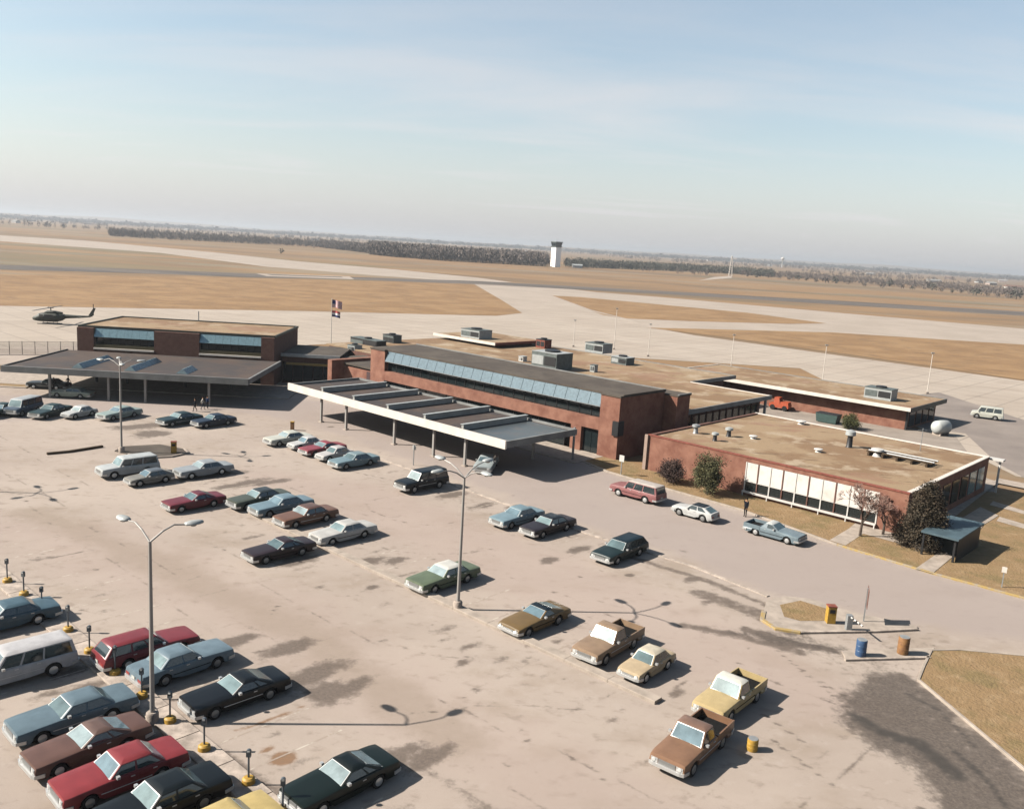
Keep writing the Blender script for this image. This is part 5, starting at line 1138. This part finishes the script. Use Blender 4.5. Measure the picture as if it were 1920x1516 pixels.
def ellipsoid(rx, ry, rz, cz, shell=.55):
    def f(r):
        d = r.normal(0, 1, 3); d /= np.linalg.norm(d); q = shell + (1 - shell) * r.random(); q *= .88 + .2 * math.sin(d[0] * 5 + d[2] * 4)
        return np.array([d[0] * rx * q, d[1] * ry * q, cz + d[2] * rz * q])
    return f
def cone(r0, h, z0):
    def f(r):
        t = r.random() ** 1.5; a = r.random() * 6.283; rad = r0 * (1 - t) ** .75 * (.6 + .4 * r.random()) * (1 + .18 * math.sin(a * 3 + t * 9)); return np.array([rad * math.cos(a), rad * math.sin(a), z0 + h * t])
    return f
def evergreen(name, label, base, fn, n, size, m, seed, trunk_h, group=None, z=.09):
    r = np.random.default_rng(seed); e = thing(name, label, 'tree' if 'tree' in name else 'shrub', (base[0], base[1], z), r.uniform(0, 6), group)
    t = MB(); t.tube((0, 0, -.05), (.1, .05, trunk_h), .16, .06)
    for k in range(6): a = k * 1.05; t.tube((0, 0, trunk_h * (.2 + .12 * k)), (math.cos(a) * .9, math.sin(a) * .9, trunk_h * (.35 + .12 * k)), .05, .015, 5)
    t.build('trunk', M_TRUNK, e); vs, fs = leaf_cloud(n, fn, size, r); mb = MB(); mb.v, mb.f = vs, fs
    me_ = bpy.data.meshes.new('crown'); me_.from_pydata(vs, [], fs); me_.materials.append(m); link('crown', me_, e); return e
evergreen('evergreen_tree', 'rounded olive green evergreen before the brick annexe wall', P(1325, 927), ellipsoid(1.9, 1.6, 2.1, 2.1, .3), 15000, .10, M_JUN, 21, 3.4)
evergreen('shrub', 'low dark purplish shrub in the corner by the annexe wall', P(1256, 906), ellipsoid(1.75, 1.2, 1.3, 1.2, .3), 9000, .09, M_SHR, 22, 1.8)
evergreen('conifer_tree', 'dark ragged conifer at the corner of the office annexe', P(1728, 1024), cone(2.25, 5.3, .1), 26000, .11, M_CON, 23, 5.0)
evergreen('shrub', 'green bush beside the dark waste container', P(1590, 803), ellipsoid(1.9, 1.4, 1.15, 1.1, .3), 6000, .10, M_GRN, 24, 1.6, z=-.01)
def bare_tree(label, base, h, seed, spread=1., m=M_TWIG, name='bare_tree', z=.09, levels=6):
    r = random.Random(seed); e = thing(name, label, 'tree', (base[0], base[1], z)); T_ = MB(); B_ = MB()
    def grow(p, d, L_, rad, lv):
        q = p + d * L_; (T_ if lv < 2 else B_).tube(p, q, rad, rad * .7, 6 if lv < 2 else 3, caps=False)
        if lv >= levels: return
        for k in range(3 if lv < 4 else 4):
            ax = Vector((r.gauss(0, 1), r.gauss(0, 1), r.gauss(0, .6))).normalized(); nd = (d * .85 + ax * .62 * spread + Vector((0, 0, .18))).normalized()
            grow(p + d * L_ * r.uniform(.65, 1.), nd, L_ * r.uniform(.62, .82), max(rad * .6, .018), lv + 1)
    grow(Vector((0, 0, -.05)), Vector((.03, 0, 1)).normalized(), h * .28, .13, 0)
    T_.build('trunk', M_TRUNK, e); B_.build('twigs', m, e, kind='stuff'); return e
bare_tree('bare spreading tree on the lawn before the white window panels', P(1612, 1006), 6.2, 5, 1.15)
bare_tree('bare reddish shrubby tree between the window panels and the conifer', P(1655, 1003), 4.6, 9, 1.3, mat('red_twigs', (.28, .15, .12), .9, .1, col2=(.38, .20, .16), scale=2, space='OBJ'))

# far trees one can tell apart on the right, and the woods beyond as masses
M_FT = [mat('far_tree_%d' % i, c, .95, .05) for i, c in enumerate([(.20, .165, .145), (.14, .135, .11), (.24, .195, .17)])]  # lightened and greyed: part of the distance haze is painted into these colours
def clump_mesh(seed, n=70):
    r = np.random.default_rng(seed); vs = []; fs = []
    f = ellipsoid(1, 1, .55, .55, .35)
    for i in range(n):
        c = f(r); k = len(vs)
        for j in range(3): vs.append(tuple(c + r.normal(0, .13, 3)))
        fs.append((k, k + 1, k + 2))
    t = len(vs); vs += [(-.05, 0, -.1), (.05, 0, -.1), (.03, 0, .6), (-.03, 0, .6), (0, -.05, -.1), (0, .05, -.1), (0, .03, .6), (0, -.03, .6)]; fs += [(t, t + 1, t + 2, t + 3), (t + 4, t + 5, t + 6, t + 7)]
    return vs, fs
CROWN = []
for i in range(5):
    vs, fs = clump_mesh(40 + i, 90); me_ = bpy.data.meshes.new('far_crown'); me_.from_pydata(vs[:-8], [], fs[:-2]); me_.materials.append(None); CROWN.append(me_)
TRK = MB().tube((0, 0, -.05), (0, 0, .5), .07, .04, 6).mesh('far_trunk', M_TRUNK)
rt = random.Random(5)
ft = [(1480, 523, 7), (1497, 524, 8), (1512, 525, 6), (1548, 529, 8), (1566, 530, 9), (1590, 532, 6), (1655, 539, 7), (1668, 536, 10), (1690, 540, 7), (1735, 541, 11), (1748, 543, 9), (1765, 546, 6), (1802, 548, 7), (1830, 553, 9), (1850, 555, 7), (1890, 558, 9), (1905, 560, 11), (1912, 556, 8), (1440, 520, 7), (1420, 519, 8), (1400, 517, 9), (1620, 536, 5), (1785, 548, 5), (1870, 557, 6), (590, 464, 7), (528, 474, 5), (1460, 521, 6), (1530, 528, 5), (1710, 542, 5), (1818, 550, 6)]
for i, (x, y, h) in enumerate(ft):
    p = P(x, y + 1); e = thing('field_tree', ['greyish brown bare tree standing on the far edge of the airfield', 'dark greenish tree standing on the far edge of the airfield', 'pale brown tree standing on the far edge of the airfield'][i % 3], 'tree', (p[0], p[1], -.06), rt.uniform(0, 6), 'trees on the far edge of the airfield')
    e.scale = (h * rt.uniform(.5, .8), h * rt.uniform(.5, .8), h)
    link('trunk', TRK, e); o = link('crown', CROWN[i % 5], e); setm(o, M_FT[i % 3])
def wood(name, label, pts, m, seed):
    r = np.random.default_rng(seed); V = []; F = []; base = 0; protos = [clump_mesh(seed * 10 + i, 34) for i in range(6)]; protos = [(np.array(a), b) for a, b in protos]
    for x, y, h, wd in pts:
        a, f = protos[r.integers(6)]; t = r.random() * 6.283; c, s = math.cos(t), math.sin(t)
        q = a * np.array([wd, wd, h]); q = np.stack([q[:, 0] * c - q[:, 1] * s + x, q[:, 0] * s + q[:, 1] * c + y, q[:, 2] - .06], 1)
        V.append(q); F += [tuple(k + base for k in g) for g in f]; base += len(q)
    me_ = bpy.data.meshes.new(name); me_.from_pydata(np.concatenate(V).tolist(), [], F); me_.materials.append(m); link(name, me_, label=label, cat='wood', kind='stuff')
def band(pxpts, n, depth, h0, h1, seed):
    """trees in a belt whose near edge runs through the given ground pixels"""
    r = np.random.default_rng(seed); q = [P(x, y) for x, y in pxpts]; L_ = [np.linalg.norm(q[i + 1] - q[i]) for i in range(len(q) - 1)]; tot = sum(L_); out_ = []
    for _ in range(n):
        t = r.random() * tot; i = 0
        while i < len(L_) - 1 and t > L_[i]: t -= L_[i]; i += 1
        p = q[i] + (q[i + 1] - q[i]) * min(1, t / L_[i]); d = p[:2] / np.linalg.norm(p[:2]); p2 = p[:2] + d * depth * r.random() ** 1.3
        h = r.uniform(h0, h1); out_.append((p2[0], p2[1], h, h * r.uniform(.32, .5)))
    return out_
wood('woodland', 'dense grey brown wood behind the runway left of the control tower', band([(690, 477), (740, 482), (830, 489), (920, 494), (1025, 500)], 2600, 500, 9, 16, 1), M_FT[0], 3)
wood('woodland', 'low dark tree belt right of the control tower', band([(1060, 501), (1150, 504), (1250, 508), (1380, 514), (1450, 520)], 1500, 220, 6, 11, 2), M_FT[1], 4)
wood('woodland', 'long dark tree belt at the far left of the airfield', band([(205, 443), (320, 450), (450, 456), (600, 464), (700, 476)], 1700, 320, 7, 12, 3), M_FT[0], 5)
belts = []
rb_ = random.Random(3)
for k in range(46):
    x = rb_.uniform(-150, 2050); hy = 399 + SLOPE * x; y = hy + rb_.choice([6, 7.5, 9, 11, 14, 18, 22]) ; L2 = rb_.uniform(60, 320); s_ = SLOPE + rb_.uniform(-.004, .004)
    if y > hy + 12 and 650 < x < 1100: continue
    d = 24 * 1650 / (y - hy); belts += band([(x, y), (x + L2, y + L2 * s_)], int(L2 * d / 1650 / 7), d * .03, 7, 13, 100 + k)
wood('woodland', 'low hazy tree belt along the right edge of the airfield', band([(1385, 515), (1480, 521), (1600, 531), (1750, 541), (1930, 556), (2100, 570)], 1900, 320, 3.5, 8, 21), M_FT[2], 9)
wood('woodland', 'scattered tree belts and hedgerows across the far countryside', belts, M_FT[0], 6)
belts = []
for k in range(30):
    x = rb_.uniform(1150, 2050); hy = 399 + SLOPE * x; y = hy + rb_.uniform(10, 38); L2 = rb_.uniform(20, 110); s_ = SLOPE + rb_.uniform(-.01, .01)
    d = 24 * 1650 / (y - hy); belts += band([(x, y), (x + L2, y + L2 * s_)], int(L2 * d / 1650 / 6), d * .03, 4, 8, 300 + k)
wood('woodland', 'low scrub and hedges on the countryside right of the beacon mast', belts, M_FT[2], 7)
sk = []
r5 = np.random.default_rng(9)
for k in range(3600):
    a = math.radians(r5.uniform(-38, 38)); d = r5.uniform(4800, 7000); h = r5.uniform(9, 16) * (1 if r5.random() < .8 else 1.5); sk.append((d * math.sin(a), d * math.cos(a), h, h * 1.6))
wood('woodland', 'hazy tree line along the horizon', sk, M_FT[1], 8)

# ================================================================== PEOPLE
def person(label, pos, heading, top, legs, hair, skin='b98d6e', z=0., stride=.25, h=1.75, arm=.15):
    k = h / 1.75; e_ = bpy.data.meshes.new('body')
    J_ = {'pel': (0, 0, .95), 'sp': (0, 0, 1.15), 'ch': (.01, 0, 1.36), 'ne': (.02, 0, 1.50), 'h0': (.03, 0, 1.58), 'h1': (.04, 0, 1.72),
          'sL': (0, .19, 1.42), 'eL': (-.05 + arm, .25, 1.15), 'wL': (.03 + arm * 1.6, .24, .90), 'fL': (.05 + arm * 1.7, .23, .80), 'sR': (0, -.19, 1.42), 'eR': (-.05 - arm, -.25, 1.15), 'wR': (-.02 - arm, -.24, .90), 'fR': (0 - arm, -.23, .80),
          'hL': (0, .10, .90), 'kL': (.06 + stride * .5, .10, .50), 'aL': (stride * .8, .10, .09), 'tL': (stride * .8 + .17, .11, .04), 'hR': (0, -.10, .90), 'kR': (.03 - stride * .3, -.10, .50), 'aR': (-stride, -.10, .10), 'tR': (-stride + .17, -.11, .04)}
    rad = dict(pel=.15, sp=.135, ch=.15, ne=.055, h0=.085, h1=.09, sL=.075, eL=.05, wL=.035, fL=.035, sR=.075, eR=.05, wR=.035, fR=.035, hL=.095, kL=.062, aL=.045, tL=.04, hR=.095, kR=.062, aR=.045, tR=.04)
    ks = list(J_); ed = [('pel', 'sp'), ('sp', 'ch'), ('ch', 'ne'), ('ne', 'h0'), ('h0', 'h1'), ('ch', 'sL'), ('sL', 'eL'), ('eL', 'wL'), ('wL', 'fL'), ('ch', 'sR'), ('sR', 'eR'), ('eR', 'wR'), ('wR', 'fR'), ('pel', 'hL'), ('hL', 'kL'), ('kL', 'aL'), ('aL', 'tL'), ('pel', 'hR'), ('hR', 'kR'), ('kR', 'aR'), ('aR', 'tR')]
    e_.from_pydata([tuple(c * k for c in J_[q]) for q in ks], [(ks.index(a), ks.index(b)) for a, b in ed], [])
    tmp = bpy.data.objects.new('tmp', e_); COL.objects.link(tmp)
    md = tmp.modifiers.new('skin', 'SKIN')
    for i, q in enumerate(ks): e_.skin_vertices[0].data[i].radius = (rad[q] * k, rad[q] * k)
    e_.skin_vertices[0].data[0].use_root = True
    sb = tmp.modifiers.new('sub', 'SUBSURF'); sb.levels = 1; sb.render_levels = 1
    dg = bpy.context.evaluated_depsgraph_get(); dg.update(); me_ = bpy.data.meshes.new_from_object(tmp.evaluated_get(dg)); bpy.data.objects.remove(tmp)
    me_.materials.clear()
    for c in (skin, top, legs, '1a1614'): me_.materials.append(paint_cloth(c))
    for pl in me_.polygons:
        zc2 = pl.center.z / k; y = abs(pl.center.y)
        pl.material_index = 3 if zc2 < .10 else 0 if (zc2 > 1.47 and y < .12) or (zc2 < .89 and y > .19 and zc2 > .7) else 2 if zc2 < .96 and y < .2 else 1; pl.use_smooth = True
    root = thing('person', label, 'person', (pos[0], pos[1], z), heading, 'people on foot')
    link('body', me_, root)
    MB().lathe([(.02, .11), (.075, .085), (.10, .03), (.098, -.03), (.06, -.06)], 10, (.025 * k, 0, 1.70 * k)).build('hair', paint_cloth(hair), root, smooth=60)
def paint_cloth(hx): return mat('cloth_' + hx, tuple(c * 1.3 for c in lin(hx)), .9, .1)
person('person in dark clothes walking behind the dark teal sedan', P(366, 771), R_(200), '23252b', '1d1f24', '1a1512')
person('person in a pale shirt walking behind the navy sedan', P(380, 768), R_(20), 'b9b4ac', '3c4048', '2a201a')
person('person in dark blue beside the canopy column', P(389, 766), R_(90), '22304a', '1a1c22', '20180f', h=1.7)
person('person in dark clothes standing at the lawn kerb behind the bed of the coupe utility', P(1397, 968), R_(230), '1b1e26', '16181d', '17110d', stride=.05, h=1.8)
person('person in black under the end of the left canopy', P(101, 731), R_(0), '1a1a1c', '202024', '15110e', stride=.1)
person('person in maroon under the left canopy behind the dark sedan', P(128, 727), R_(10), '4a2226', '24222a', '15110e', stride=.15)

# ================================================================== HAZE
hb = MB().box(-13500, 13500, -13500, 13500, -1.5, 70.)
hm = bpy.data.materials.new('haze'); hm.use_nodes = True; hn = hm.node_tree.nodes; hn.clear()
ho = hn.new('ShaderNodeOutputMaterial'); hv = hn.new('ShaderNodeVolumePrincipled'); hv.inputs['Color'].default_value = (.42, .45, .49, 1); hv.inputs['Density'].default_value = .00015; hv.inputs['Anisotropy'].default_value = .2
hm.node_tree.links.new(hv.outputs[0], ho.inputs['Volume'])
hz_o = hb.build('haze', hm, kind='stuff', label='thin pale haze lying over the whole airfield', cat='haze')
